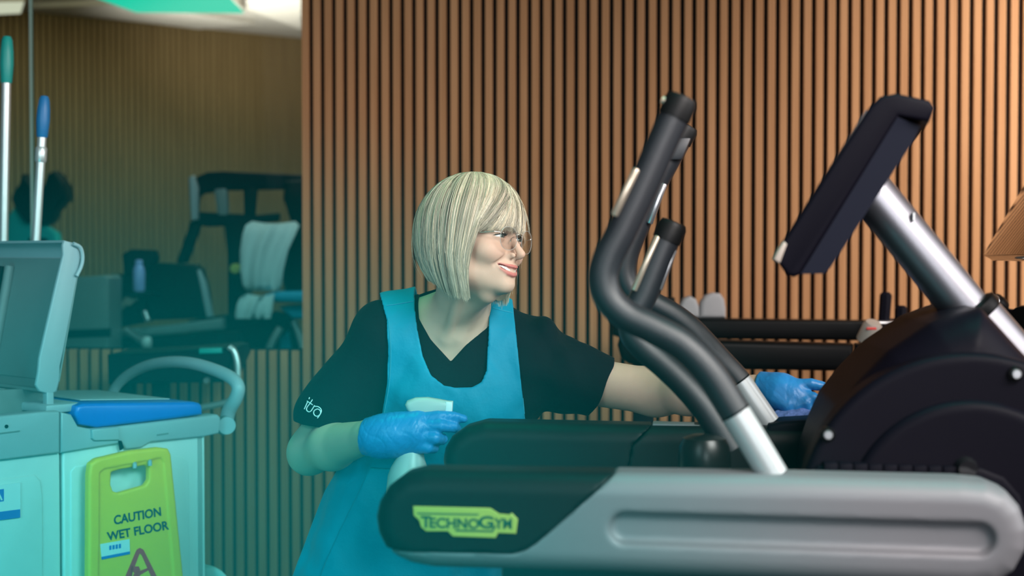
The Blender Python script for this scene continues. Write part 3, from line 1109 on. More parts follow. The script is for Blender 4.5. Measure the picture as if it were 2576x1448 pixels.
# push handle
pth = [(566, 1082), (575, 1035), (594, 1000), (599, 972), (582, 950), (540, 930), (485, 914), (430, 910), (375, 918), (330, 938), (300, 962), (284, 985)]
pts = spline([P(x, y, 3.62 + (600 - x) / 315.0 * 0.36) for x, y in pth], 6)
rr = [0.0185 - 0.005 * i / (len(pts) - 1) for i in range(len(pts))]
hd = G().tube(pts, rr, 24).build('push_handle', M['greyp'], cart)
G().lathe([(0, -0.026), (0.018, -0.026), (0.022, -0.02), (0.022, 0.02), (0, 0.02)], P(568, 1068, 3.61), (CX * 0.35 - CY).normalized(), 28).build('handle_joint', M['greyp'], hd)
p0, p1 = P(566, 1075, 3.63), CP(548, 1068, 0.03)
G().tube([p0, p1], 0.02, 16).build('handle_arm', M['greyp'], hd)

# open lid: a shallow tray standing on its edge
LO = 0.03
FL = [(163, 604), (190, 612), (203, 632), (205, 656), (184, 760), (161, 880), (152, 920), (151, 955), (143, 984), (128, 992), (100, 984), (91, 968), (97, 935), (100, 900), (118, 820), (142, 715), (160, 640), (159, 616)]
lid = G().prism([CP(x, y, LO) for x, y in FL], cb2 * 0.012, 0.004).build('bin_lid', M['greyp'], cart)
lid['label'] = 'open grey lid standing upright'
g = G()
g.prism([CP(x, y, LO) for x, y in [(204, 650), (150, 960), (147, 958), (200, 650)]], cb2 * 0.74)
g.build('lid_panel', M['dgrey'], lid)
g = G()
g.prism([CP(x, y, LO + 0.01) for x, y in [(160, 604), (190, 612), (203, 632), (204, 652), (200, 650), (198, 632), (187, 617), (161, 610)]], cb2 * 0.73)
g.build('lid_edge', M['greyp'], lid)
g = G()
g.prism([CP(x, y, LO + 0.01) for x, y in [(151, 950), (143, 984), (128, 992), (100, 984), (102, 978), (128, 985), (139, 978), (147, 950)]], cb2 * 0.73)
g.build('lid_edge', M['dgrey'], lid)
pt, pbm = CP(197, 650, LO), CP(147, 950, LO)
for off, wd_ in ((0.30, 0.012), (0.46, 0.012), (0.34, 0.006)):
    g = G()
    d_ = (pt - pbm).normalized()
    g.tube([pbm + cb2 * off - ca * 0.006, pt + cb2 * off - ca * 0.006 - d_ * 0.02], wd_, 10)
    g.build('lid_rib', M['dgrey'] if wd_ > 0.01 else M['blk2'], lid)
for o_ in (0.40, 0.52):
    G().box(pt + cb2 * o_ - ca * 0.014 - CZ * 0.03, (0.02, 0.03, 0.035), ax=(ca, cb2, CZ), bev=0.004).build('lid_clip', M['greyp'], lid)
lp = spline([CP(x, y, LO - 0.006) for x, y in [(184, 612), (202, 622), (208, 644), (205, 668), (193, 694)]], 6)
G().tube(lp, 0.0045, 12).build('pull_loop', M['greyp'], lid)
G().prism([CP(x, y, LO) for x, y in [(118, 985), (136, 985), (137, 1045), (118, 1045)]], cb2 * 0.02, 0.003).build('lid_post', M['greyp'], cart)
G().prism([CP(x, y, 0.12) for x, y in [(-120, 985), (132, 975), (132, 1045), (-120, 1060)]], cb2 * 0.02, 0.003).build('bin_wall', M['dgrey'], cart)
# hook low on the end of the cart
g = G()
g.prism([P(x, y, 3.62) for x, y in [(512, 1470), (514, 1440), (528, 1428), (548, 1426), (562, 1434), (574, 1446), (580, 1475)]], cb2 * 0.10, 0.012, 4)
g.build('bumper', M['cream'], cart)

# the white sticker on the cart
st = G().prism([CP(x, y, -0.0066) for x, y in [(-34, 1224), (51, 1213), (51, 1301), (-34, 1312)]], cb2 * 0.003).build('sticker', M['paper'], cart)
g = G()
for q in ([(-34, 1291), (51, 1280), (51, 1301), (-34, 1312)], [(-22, 1234), (10, 1229), (10, 1260), (-22, 1265)]):
    g.prism([CP(x, y, -0.0070) for x, y in q], cb2 * 0.001)
g.build('sticker_print', M['bluink'], st)
g = G()
text_quad(g, 'A', [(-16, 1237), (7, 1234), (7, 1257), (-16, 1260)], lambda x, y, k: CP(x, y, -0.0071 - k), 0.0005, 0.02)
g.build('sticker_letter', M['paper'], st)

# ------------------------------------------------------------------ the folded warning sign hung on the cart
VS = -0.052


def SP(px, py, k=0.0): return CP(px, py, VS - k)


so = CS + cb2 * VS
SIGN = [(225, 1195), (229, 1166), (246, 1153), (330, 1133), (402, 1125), (425, 1128), (432, 1142), (463, 1448), (490, 1700), (222, 1745)]
HOLE = [(283, 1188), (300, 1182), (368, 1170), (378, 1176), (378, 1208), (368, 1221), (302, 1240), (288, 1236), (282, 1220)]
FACE = [(252, 1190), (262, 1180), (405, 1152), (412, 1160), (438, 1448), (466, 1690), (248, 1730)]
hdir = Vector((ca.x, ca.y, 0)).normalized()


def s2(pts):
    return [((CP(x, y, VS) - so).dot(hdir), CP(x, y, VS).z) for x, y in pts]


sg2, sh2, sf2 = s2(SIGN), s2(HOLE), s2(FACE)


def f_sign(p):
    q = p - A3(so)
    u, v, w = q @ A3(hdir), q @ A3(cb2), p[:, 2]
    q2 = np.stack([u, w], 1)
    d2 = smax(sd_poly(q2, sg2), -sd_poly(q2, sh2), 0.006)
    d = ext(d2, v - 0.012, 0.012, 0.007)
    rec = np.maximum(sd_poly(q2, sf2) , v - 0.004)
    d = smax(d, -np.maximum(rec, -(v + 0.02)), 0.004)
    return d


cs = [SP(x, y) for x, y in SIGN]
lo = [min(p[i] for p in cs) - 0.06 for i in range(3)]
hi = [max(p[i] for p in cs) + 0.06 for i in range(3)]
sgo = sdf_obj('wet_floor_sign', f_sign, lo, hi, 0.003, M['yellow'], None, angle=60, origin=CP(345, 1700, VS))
tag(sgo, 'yellow folding wet floor warning sign hung on the side of the cart', 'warning sign')
VF_ = -0.0036


def SF(x, y, k=0.0): return CP(x, y, VS - VF_ - k)


g = G()
text_quad(g, 'CAUTION', [(286, 1296), (404, 1274), (406, 1297), (287, 1320)], SF, 0.0008, 0.028)
text_quad(g, 'WET FLOOR', [(268, 1338), (423, 1308), (426, 1331), (271, 1360)], SF, 0.0008, 0.028)
g.build('sign_lettering', M['ink'], sgo, smooth=False)
g = G()


def spr(gg, pts, t=0.0008): gg.prism([SF(x, y, t) for x, y in pts], cb2 * t)


spr(g, [(344, 1382), (352, 1377), (361, 1382), (357, 1396), (352, 1391), (349, 1397)])
spr(g, [(344, 1382), (349, 1397), (290, 1560), (268, 1560)])
spr(g, [(361, 1382), (444, 1548), (424, 1548), (357, 1396)])
spr(g, [(268, 1560), (290, 1540), (430, 1530), (444, 1548)])
spr(g, [(334, 1432), (340, 1424), (349, 1424), (353, 1433), (348, 1442), (338, 1442)])
spr(g, [(336, 1444), (350, 1436), (372, 1428), (376, 1432), (352, 1446), (362, 1490), (350, 1494), (336, 1460)])
spr(g, [(346, 1486), (362, 1484), (392, 1510), (384, 1518), (352, 1498)])
spr(g, [(330, 1420), (335, 1424), (332, 1452), (326, 1452)])
g.build('sign_pictogram', M['redink'], sgo, smooth=False)
stk = G()
spr(stk, [(252, 1368), (326, 1355), (327, 1393), (256, 1407)], 0.0010)
stk = stk.build('sticker', M['paper'], sgo)
g = G()


def spk(pts): g.prism([SF(x, y, 0.0016) for x, y in pts], cb2 * 0.0006)


spk([(255, 1400), (327, 1386), (327, 1393), (256, 1407)])
for i in range(4):
    x = 275 + i * 8
    spk([(x, 1372 - i * 1.4), (x + 5.5, 1371 - i * 1.4), (x + 5.5, 1382 - i * 1.4), (x, 1383 - i * 1.4)])
g.build('sticker_print', M['bluink'], stk)
g = G()
for x, y in ((339, 1168), (377, 1162)):
    a = CP(x, y, VS - 0.004)
    g.tube(spline([CP(x, y - 8, -0.012), CP(x, y - 4, VS + 0.01), a, CP(x, y + 9, VS - 0.006)], 5), 0.005, 10)
hk = g.build('sign_hook', M['greyp'], cart)

# ------------------------------------------------------------------ the two mop handles standing in the cart
def pole(top, low, dt, glen, r, mp, mg, label, zend):
    a, b = P(*top, dt), P(*low, dt)
    d = (b - a).normalized()
    e = a + d * ((a.z - zend) / -d.z)
    o = empty('mop_handle', e, label, 'mop handle', 'mop handles in the cart')
    G().tube([a + d * (glen - 0.01), e], r * 0.86, 24).build('pole', mp, o)
    pr = [(0.0, 0.0), (r * 0.7, 0.002), (r * 1.0, 0.012), (r * 1.22, glen * 0.35), (r * 1.28, glen * 0.6), (r * 1.05, glen * 0.97), (r * 0.95, glen), (0.0, glen)]
    G().lathe(pr, a, d, 28).build('grip', mg, o)
    return o, a, d


pole((18, 90), (9, 600), 3.90, 0.130, 0.0145, M['alu'], M['teal'], 'tall mop handle with a teal grip standing in the cleaning cart', 0.185)
o, a, d = pole((112, 240), (91, 600), 3.72, 0.110, 0.0135, M['alu'], M['bgrip'], 'shorter mop handle with a blue grip standing in the cleaning cart', 0.185)
G().lathe([(0.013, 0), (0.0150, 0.004), (0.0150, 0.035), (0.013, 0.04)], a + d * 0.135, d, 24).build('lock_collar', M['alu'], o)

# ------------------------------------------------------------------ equipment in the next room
def slab(root, name, m, px, d, th=0.08, bev=0.015, label=None):
    o = G().prism([P(x, y, d) for x, y in px], CY * th, bev).build(name, m, root)
    if label: o['label'] = label
    return o


def base_of(px, d):
    p = P(px, 800, d)
    return Vector((p.x, p.y, 0))


DF = 7.0
wm = empty('weight_machine', base_of(640, DF), 'dark weight machine with a wide rounded top frame, beyond the glass', 'weight machine')
slab(wm, 'top_frame', M['blk2'], [(478, 470), (490, 445), (520, 432), (560, 430), (790, 440), (790, 474), (560, 478), (505, 486), (492, 500), (492, 540), (478, 545)], DF, 0.10)
slab(wm, 'frame_arm', M['greyp'], [(474, 446), (486, 440), (496, 470), (496, 552), (480, 556)], DF - 0.06, 0.05, 0.01, 'blue grey frame arm')
slab(wm, 'cross_bar', M['blk2'], [(482, 545), (500, 532), (640, 540), (700, 535), (700, 556), (600, 566), (520, 570), (488, 565)], DF, 0.08)
slab(wm, 'post', M['dgrey'], [(536, 470), (570, 470), (574, 545), (546, 545)], DF, 0.06)
slab(wm, 'post', M['blk'], [(610, 470), (646, 470), (640, 545), (612, 545)], DF, 0.06)
slab(wm, 'weight_stack', M['blk'], [(716, 455), (800, 450), (800, 600), (738, 580), (712, 500)], DF - 0.05, 0.20)
slab(wm, 'strut', M['blk'], [(478, 555), (505, 560), (470, 660), (440, 665)], DF, 0.07)
slab(wm, 'column', M['blk'], [(562, 560), (616, 545), (640, 570), (624, 700), (624, 900), (572, 900), (570, 640)], DF, 0.14)
G().lathe([(0, 0), (0.02, 0.002), (0.026, 0.012), (0.026, 0.04), (0, 0.04)], P(590, 676, DF - 0.06), CY, 24).build('yellow_knob', M['yel'], wm)
slab(wm, 'backrest', M['blk'], [(716, 590), (740, 570), (800, 560), (800, 745), (716, 745), (706, 680)], DF - 0.20, 0.10, 0.03)
slab(wm, 'seat', M['cyan'], [(662, 742), (690, 734), (800, 734), (800, 764), (680, 760)], DF - 0.40, 0.42, 0.02, 'bright blue seat')
slab(wm, 'seat', M['cyan'], [(700, 772), (800, 768), (800, 803), (735, 803)], DF - 0.36, 0.32, 0.02, 'bright blue lower seat pad')
slab(wm, 'lower_arm', M['blk'], [(470, 806), (560, 792), (690, 782), (722, 790), (748, 830), (768, 900), (768, 960), (470, 960)], DF - 0.10, 0.12, 0.02)
G().tube(spline([P(738, 808, DF - 0.3), P(750, 835, DF - 0.3), P(764, 885, DF - 0.3), P(770, 930, DF - 0.3)], 5), 0.016, 14).build('grab_bar', M['alu'], wm)
G().tube([P(706, 824, DF - 0.3), P(690, 850, DF - 0.3), P(676, 880, DF - 0.3)], 0.018, 14).build('grab_bar', M['alu'], wm)
slab(wm, 'foot_plate', M['cyan'], [(704, 850), (724, 832), (734, 880), (734, 920), (700, 920)], DF - 0.24, 0.04, 0.01)
b0 = base_of(640, DF)
G().box((b0.x, b0.y + 0.1, 0.04), (1.1, 0.5, 0.08), bev=0.01).build('base', M['blk2'], wm)
for x in (600, 740):
    q = P(x, 900, DF)
    G().box((q.x, q.y + 0.06, 0.50), (0.09, 0.10, 0.95), bev=0.01).build('leg', M['blk2'], wm)


# towel draped on that machine: a folded cloth with soft waves
def drape(name, rows, d0, label, cat, m, grp=None, n=22):
    vs, fs = [], []
    for i, (y, xa, xb, dd) in enumerate(rows):
        for k in range(n):
            t = k / (n - 1)
            w = 0.018 * math.sin(t * 9 + i * 0.35) + 0.010 * math.sin(t * 21 + i * 0.8)
            vs.append(P(xa + (xb - xa) * t, y + 6 * math.sin(t * 3.1) * (1 if i == 0 else 0), d0 + dd + w))
    nr = len(rows)
    for i in range(nr - 1):
        for k in range(n - 1):
            fs.append([i * n + k, i * n + k + 1, (i + 1) * n + k + 1, (i + 1) * n + k])
    N = len(vs)
    vs += [v + CY * 0.012 for v in vs]
    fs += [[j + N for j in q[::-1]] for q in fs]
    rimv = list(range(n)) + [i * n + n - 1 for i in range(1, nr)] + [(nr - 1) * n + k for k in range(n - 2, -1, -1)] + [i * n for i in range(nr - 2, 0, -1)]
    for i in range(len(rimv)):
        a, b = rimv[i], rimv[(i + 1) % len(rimv)]
        fs.append([a, a + N, b + N, b])
    g = G()
    g.add(vs, fs)
    o = g.build(name, m, None, origin=vs[len(vs) // 4], angle=80)
    return tag(o, label, cat, grp)


drape('towel', [(556, 634, 742, 0.05), (566, 618, 752, 0.0), (590, 610, 742, -0.03), (630, 604, 724, -0.04), (680, 604, 712, -0.05), (716, 610, 708, -0.05), (730, 618, 700, -0.04)], DF - 0.33,
      'pale blue towel draped over the backrest of the weight machine', 'towel', M['towel'], 'towels on the weight machine')
drape('towel', [(738, 620, 690, 0.0), (748, 604, 688, -0.01), (765, 596, 686, -0.03), (785, 592, 684, -0.04), (801, 592, 680, -0.04)], DF - 0.475,
      'bunched pale blue towel end hanging below the seat edge', 'towel', M['towel'], 'towels on the weight machine')

lm = empty('leg_press', base_of(440, 6.4), 'dark leg exercise machine with a big tilted pad, beyond the glass', 'weight machine')
slab(lm, 'pad', M['blk'], [(372, 690), (378, 668), (398, 660), (490, 664), (505, 676), (516, 710), (530, 800), (360, 806)], 6.4, 0.10, 0.02)
slab(lm, 'pad_edge', M['greyp'], [(494, 680), (502, 678), (514, 710), (532, 796), (518, 798), (502, 716)], 6.38, 0.06, 0.008, 'blue grey pad edge')
slab(lm, 'head', M['blk2'], [(304, 640), (326, 626), (384, 628), (392, 650), (372, 690), (310, 700)], 6.45, 0.10, 0.02)
slab(lm, 'beam', M['dgrey'], [(270, 832), (420, 818), (560, 800), (560, 828), (420, 842), (270, 850)], 6.3, 0.08, 0.01)
slab(lm, 'beam', M['blk'], [(262, 850), (600, 834), (620, 960), (262, 960)], 6.34, 0.10, 0.01)
slab(lm, 'body', M['blk'], [(272, 690), (372, 684), (372, 810), (272, 830)], 6.46, 0.10, 0.02)
G().tube([P(284, 790, 6.36), P(318, 760, 6.34), P(346, 748, 6.34)], 0.014, 14).build('lever', M['beige'], lm)
G().lathe([(0, 0), (0.02, 0.003), (0.022, 0.015), (0, 0.03)], P(322, 757, 6.31), CY, 20).build('lever_knob', M['beige'], lm)
g = G()
g.tube([P(318, 830, 6.22), P(340, 846, 6.20), P(368, 862, 6.18)], [0.018, 0.015, 0.022], 16)
g.build('handle', M['steel'], lm)
G().lathe([(0, -0.02), (0.022, -0.016), (0.028, 0), (0.022, 0.016), (0, 0.02)], P(370, 861, 6.16), CX, 20).build('handle_knob', M['paper'], lm)
G().tube([P(364, 784, 6.3), P(372, 806, 6.28)], 0.012, 12).build('pin', M['steel'], lm)
q = base_of(440, 6.4)
G().box((q.x, q.y + 0.06, 0.04), (0.9, 0.4, 0.08), bev=0.01).build('base', M['blk2'], lm)
for x in (330, 520):
    q = P(x, 900, 6.4)
    G().box((q.x, q.y + 0.02, 0.5), (0.08, 0.08, 0.95), bev=0.01).build('leg', M['blk2'], lm)

bt = empty('bottle', P(350, 736, 6.33), 'small lilac bottle standing in front of the dark leg machine', 'bottle')
t = CZ
G().lathe([(0, 0), (0.022, 0.0), (0.027, 0.01), (0.027, 0.09), (0.021, 0.112), (0.014, 0.118), (0, 0.118)], P(350, 735, 6.32) + CZ * 0.003, t, 24).build('body', M['lilac'], bt)
G().lathe([(0, 0.112), (0.017, 0.112), (0.017, 0.136), (0.012, 0.142), (0, 0.142)], P(350, 735, 6.32) + CZ * 0.003, t, 24).build('cap', M['lilac'], bt)
slab(lm, 'bottle_shelf', M['blk2'], [(318, 736), (384, 736), (384, 746), (318, 746)], 6.26, 0.18, 0.004)

cb3 = empty('cabinet', base_of(232, 6.0), 'dark teal cabinet with a yellow tag, just beyond the glass', 'cabinet')
slab(cb3, 'body', M['dgrey'], [(150, 700), (262, 692), (272, 700), (272, 1100), (150, 1100)], 6.0, 0.22, 0.01)
slab(cb3, 'plinth', M['blk2'], [(150, 830), (272, 826), (272, 846), (150, 850)], 5.985, 0.05, 0.004)
slab(cb3, 'tag', M['yel'], [(239, 912), (256, 908), (258, 946), (240, 948)], 5.992, 0.01, 0.002, 'yellow tag')
q = base_of(211, 6.0)
G().box((q.x, q.y + 0.11, 0.36), (0.2, 0.2, 0.72), bev=0.01).build('lower_body', M['dgrey'], cb3)

hd_ = empty('punch_pad', base_of(95, 7.4), 'dark rounded training pad showing between the two mop handles', 'training pad')
slab(hd_, 'pad', M['blk'], [(26, 500), (30, 485), (46, 462), (52, 440), (60, 436), (66, 452), (80, 470), (108, 466), (116, 440), (132, 428), (144, 440), (160, 465), (163, 500), (150, 512), (134, 530), (124, 555), (108, 566), (62, 560), (50, 545), (34, 520)], 7.4, 0.16, 0.02)
slab(hd_, 'cover', M['aqua'], [(14, 600), (20, 540), (34, 520), (60, 556), (110, 566), (140, 585), (150, 640), (20, 640)], 7.45, 0.10, 0.02, 'green cover')
q = base_of(85, 7.4)
G().box((q.x, q.y + 0.08, 0.76), (0.10, 0.08, 1.44), bev=0.01).build('post', M['blk2'], hd_)
G().box((q.x, q.y + 0.08, 0.03), (0.5, 0.4, 0.06), bev=0.01).build('base', M['blk2'], hd_)

# dark bench in front of the low slat wall, behind the cart
be = empty('bench', base_of(430, 4.45), 'dark bench with a bent metal leg standing against the low slat wall behind the cart', 'bench')
slab(be, 'seat', M['blk2'], [(268, 892), (430, 884), (560, 874), (584, 876), (588, 900), (560, 962), (270, 966)], 4.45, 0.30, 0.012)
slab(be, 'end_plate', M['teal'], [(500, 876), (556, 874), (558, 888), (500, 890)], 4.435, 0.03, 0.003)
lg = G().tube(spline([P(576, 872, 4.43), P(589, 884, 4.43), P(597, 915, 4.43), P(598, 955, 4.43), P(592, 985, 4.43), P(572, 1010, 4.43), P(480, 1030, 4.46)], 6), 0.010, 16).build('bent_leg', M['alu'], be)
lg['label'] = 'bent metal leg'
G().lathe([(0, 0), (0.008, 0), (0.01, 0.004), (0.01, 0.02)], P(518, 957, 4.43), CY, 16).build('bolt', M['steel'], be)
for x in (320, 405):
    q = P(x, 930, 4.55)
    G().box((q.x, q.y, 0.50), (0.05, 0.05, 1.0), bev=0.006).build('leg', M['blk2'], be)

# ------------------------------------------------------------------ the woman
# frame of the figure: x to the right as seen, y away, z up, origin under the camera
BM = np.array([A3(CX), A3(CY), A3(CZ)])
C0 = np.array([0.0, 0.0, 0.0])


def c(px, py, d):
    p = P(px, py, d)
    return BM @ A3(p)


def W(q): return Vector(A3(q) @ BM)


hipc = W(c(1000, 1370, 2.98))
person = empty('person', Vector((hipc.x, hipc.y, 0)), 'woman with ash blond bob, glasses, turquoise apron and blue gloves, leaning over the machine', 'person')


def fig_obj(name, f, lo, hi, h, m, parent, angle=None, colour=None, slack=1.7):
    v, q = sdf_mesh(f, lo, hi, h, slack)
    wv = v @ BM
    me = np_mesh(name, wv, q, m if isinstance(m, (list, tuple)) else [m], True, angle)
    if colour is not None:
        cc = colour(v)
        at = me.attributes.new('tint', 'FLOAT_COLOR', 'POINT')
        at.data.foreach_set('color', np.concatenate([cc, np.ones((len(cc), 1))], 1).astype(np.float32).ravel())
    return link_mesh(name, me, parent)


# ---- head frame (metres): x to her right, y forward, z up, origin between the ears at eye level
PHI, TILT, ROLL = R(58), R(4.0), R(7.0)
Fv = np.array([math.sin(PHI), -math.cos(PHI), 0.0])
Rv = np.array([-math.cos(PHI), -math.sin(PHI), 0.0])
Uv = np.array([0, 0, 1.0])
Fh = Fv * math.cos(TILT) + Uv * math.sin(TILT)
Uh = Uv * math.cos(TILT) - Fv * math.sin(TILT)
Rh = Rv * math.cos(ROLL) + Uh * math.sin(ROLL)
Uh = Uh * math.cos(ROLL) - Rv * math.sin(ROLL)
HB = np.array([Rh, Fh, Uh])
HS = 0.985
H0 = c(1202, 606, 2.76)


def hl(q): return (q - H0) @ HB.T / HS       # figure frame -> head frame


def hw(p): return A3(p) @ HB * HS + H0       # head frame -> figure frame


def HW(p): return W(hw(p))                   # head frame -> world


def chain(p, pts, rs, k=0.0):
    d = None
    for i in range(len(pts) - 1):
        e = sd_cap(p, pts[i], pts[i + 1], rs[i], rs[i + 1])
        d = e if d is None else (np.minimum(d, e) if k == 0 else smin(d, e, k))
    return d


EYE = [(0.0315, 0.0660, 0.0), (-0.0315, 0.0660, 0.0)]
UPL = [(-0.0345, 0.0590, -0.0505), (-0.027, 0.0725, -0.0545), (-0.014, 0.0820, -0.0572), (-0.004, 0.0858, -0.0570), (0, 0.0852, -0.0580), (0.004, 0.0858, -0.0570), (0.014, 0.0820, -0.0572), (0.027, 0.0725, -0.0545), (0.0345, 0.0590, -0.0505)]
UPR = [0.0012, 0.0021, 0.0028, 0.0031, 0.0029, 0.0031, 0.0028, 0.0021, 0.0012]
LOL = [(-0.0345, 0.0590, -0.0512), (-0.027, 0.0712, -0.0622), (-0.014, 0.0790, -0.0704), (0, 0.0820, -0.0727), (0.014, 0.0790, -0.0704), (0.027, 0.0712, -0.0622), (0.0345, 0.0590, -0.0512)]
LOR = [0.0010, 0.0021, 0.0029, 0.0033, 0.0029, 0.0021, 0.0010]
MOL = [(-0.032, 0.0640, -0.0515), (-0.026, 0.0755, -0.0582), (-0.013, 0.0850, -0.0638), (0, 0.0885, -0.0652), (0.013, 0.0850, -0.0638), (0.026, 0.0755, -0.0582), (0.032, 0.0640, -0.0515)]
MOR = [0.0008, 0.0032, 0.0050, 0.0054, 0.0050, 0.0032, 0.0008]


def f_head(p):
    s = np.abs(p[:, 0])
    m = p.copy()
    m[:, 0] = s                                            # mirrored copy
    d = sd_ell(p, (0, -0.012, 0.035), (0.073, 0.096, 0.083))
    d = smin(d, sd_ell(p, (0, 0.014, -0.030), (0.0590, 0.0610, 0.0800)), 0.03)
    d = smin(d, sd_cap(m, (0.047, 0.002, -0.062), (0.007, 0.0585, -0.0885), 0.0145, 0.0150), 0.03)
    d = smin(d, sd_ell(p, (0, 0.0650, -0.0900), (0.0175, 0.0150, 0.0145)), 0.014)
    d = smin(d, sd_ell(p, (0, 0.0560, -0.0560), (0.032, 0.0265, 0.025)), 0.018)
    d = smin(d, sd_cap(m, (0.008, 0.0725, 0.0205), (0.040, 0.0630, 0.0215), 0.0115, 0.0110), 0.016)
    d = smax(d, -sd_ell(m, (0.0330, 0.0880, 0.0000), (0.0200, 0.0150, 0.0120)), 0.012)
    d = smin(d, sd_sph(m, (0.0450, 0.0500, -0.0270), 0.0210), 0.020)      # cheekbone
    d = smin(d, sd_sph(m, (0.0350, 0.0620, -0.0310), 0.0150), 0.016)      # raised smiling cheek
    # nose
    d = smin(d, chain(p, [(0, 0.0765, 0.010), (0, 0.0838, -0.006), (0, 0.0935, -0.022), (0, 0.1010, -0.0330)], [0.0072, 0.0062, 0.0068, 0.0080]), 0.0085)
    d = smin(d, sd_ell(m, (0.0122, 0.0850, -0.0365), (0.0062, 0.0100, 0.0062)), 0.0060)
    d = smin(d, sd_cap(p, (0, 0.0965, -0.0390), (0, 0.0850, -0.0440), 0.0042, 0.0040), 0.006)
    d = smax(d, -sd_ell(m, (0.0066, 0.0910, -0.0440), (0.0034, 0.0062, 0.0038)), 0.0030)
    # philtrum, smile folds, fold under the lower lip
    d = smax(d, -sd_cap(p, (0, 0.0905, -0.0480), (0, 0.0905, -0.0530), 0.0040), 0.005)
    d = smax(d, -chain(m, [(0.0185, 0.0850, -0.0380), (0.0300, 0.0745, -0.0460), (0.0385, 0.0665, -0.0545)], [0.0022, 0.0026, 0.0006]), 0.009)
    d = smax(d, -sd_cap(p, (-0.012, 0.0840, -0.0795), (0.012, 0.0840, -0.0795), 0.0036), 0.010)
    # lips and the open smile
    d = smin(d, chain(p, UPL, UPR), 0.0040)
    d = smin(d, chain(p, LOL, LOR), 0.0045)
    d = smax(d, -chain(p, MOL, MOR), 0.0014)
    # lids
    for sx in (1, -1):
        e = (EYE[0][0] * sx, EYE[0][1], EYE[0][2])
        d = smin(d, sd_sph(p, e, 0.0138), 0.0050)
        x = (p[:, 0] - e[0]) * sx
        top = 0.0034 - 15.0 * (x + 0.001) ** 2
        bot = -0.0030 + 10.0 * (x - 0.001) ** 2
        z = p[:, 2] - e[2] - 0.06 * x
        slit = np.maximum(z - top, bot - z)
        slit = np.maximum(slit, (e[1] + 0.003) - p[:, 1])
        d = smax(d, -slit, 0.0012)
    # ears
    d = smin(d, sd_ell(m, (0.0735, -0.014, -0.008), (0.008, 0.016, 0.028)), 0.006)
    return d


# ---- body joints
SHR, ELR, WRR = c(968, 836, 2.89), c(783, 1133, 2.93), c(930, 1096, 2.71)
SHL, ELL_, WRL = c(1315, 880, 2.92), c(1650, 985, 2.87), c(1905, 982, 2.66)
NB = c(1148, 800, 2.905)
CH, WA, HI = c(1128, 950, 2.93), c(1072, 1170, 2.96), c(1005, 1360, 2.99)
neck_top = hw((0, -0.022, -0.050))


def tilt_axes(a):
    return np.array([[math.cos(a), 0, -math.sin(a)], [0, 1, 0], [math.sin(a), 0, math.cos(a)]])


TA = tilt_axes(R(12))


def t_ell(q, cen, r):
    z = (q - cen) @ TA.T
    return sd_ell(z, (0, 0, 0), r)


def f_torso(q):
    d = t_ell(q, CH + np.array([0, 0, -0.01]), (0.150, 0.098, 0.185))
    d = smin(d, t_ell(q, WA, (0.128, 0.095, 0.150)), 0.08)
    d = smin(d, t_ell(q, HI, (0.165, 0.120, 0.150)), 0.08)
    d = smin(d, sd_cap(q, SHR, SHL, 0.052, 0.052), 0.06)
    d = smin(d, sd_cap(q, NB + np.array([-0.02, 0.015, 0.0]), SHR, 0.036, 0.040), 0.04)
    d = smin(d, sd_cap(q, NB + np.array([0.02, 0.015, 0.0]), SHL, 0.036, 0.040), 0.04)
    for px, dx in ((1080, 2.872), (1208, 2.882)):
        d = smin(d, sd_ell(q, c(px, 1000, dx), (0.062, 0.060, 0.066)), 0.05)
    return d


def f_neck(q):
    d = sd_cap(q, neck_top, NB + np.array([0.0, 0.010, -0.03]), 0.0535, 0.0570)
    # sinews running to the breastbone
    n0 = c(1138, 850, 2.835)
    d = smin(d, sd_cap(q, hw((0.050, 0.010, -0.070)), n0 + np.array([-0.010, -0.008, 0.006]), 0.011, 0.008), 0.014)
    d = smin(d, sd_cap(q, hw((-0.040, 0.010, -0.075)), n0 + np.array([0.012, -0.008, 0.006]), 0.011, 0.008), 0.014)
    d = smin(d, sd_cap(q, hw((0.0, 0.020, -0.105)), n0 + np.array([0.0, 0.004, 0.03]), 0.020, 0.014), 0.02)
    return d


def f_arms(q):
    d = sd_cap(q, SHR, ELR, 0.052, 0.043)
    d = smin(d, chain(q, [ELR, ELR * 0.62 + WRR * 0.38 + np.array([0, 0, -0.002]), WRR], [0.0425, 0.0450, 0.0300], 0.02), 0.025)
    d = smin(d, sd_sph(q, ELR + np.array([-0.012, 0.01, -0.014]), 0.030), 0.025)
    d2 = sd_cap(q, c(1345, 938, 2.915), ELL_, 0.049, 0.046)
    d2 = smin(d2, chain(q, [ELL_, ELL_ * 0.65 + WRL * 0.35, WRL], [0.045, 0.044, 0.027], 0.02), 0.025)
    # hands inside the gloves
    d = smin(d, sd_cap(q, WRR, c(1010, 1090, 2.68), 0.024, 0.020), 0.02)
    d2 = smin(d2, sd_cap(q, WRL, c(1960, 995, 2.63), 0.022, 0.018), 0.02)
    return np.minimum(d, d2)


def f_body(q):
    d = smin(f_torso(q), f_neck(q), 0.045)
    # collar bones and the notch between them
    n0 = c(1140, 838, 2.832)
    d = smin(d, sd_cap(q, n0 + np.array([-0.016, 0.004, 0.0]), c(1058, 818, 2.86), 0.0065, 0.006), 0.020)
    d = smin(d, sd_cap(q, n0 + np.array([0.016, 0.004, 0.0]), c(1222, 826, 2.875), 0.0065, 0.006), 0.020)
    d = smin(d, f_arms(q), 0.045)
    p = hl(q)
    far = np.linalg.norm(p, axis=1) > 0.28
    dh = np.empty(len(q))
    if far.any(): dh[far] = (np.linalg.norm(p[far], axis=1) - 0.13) * HS
    if (~far).any(): dh[~far] = f_head(p[~far]) * HS
    return smin(d, dh, 0.020)


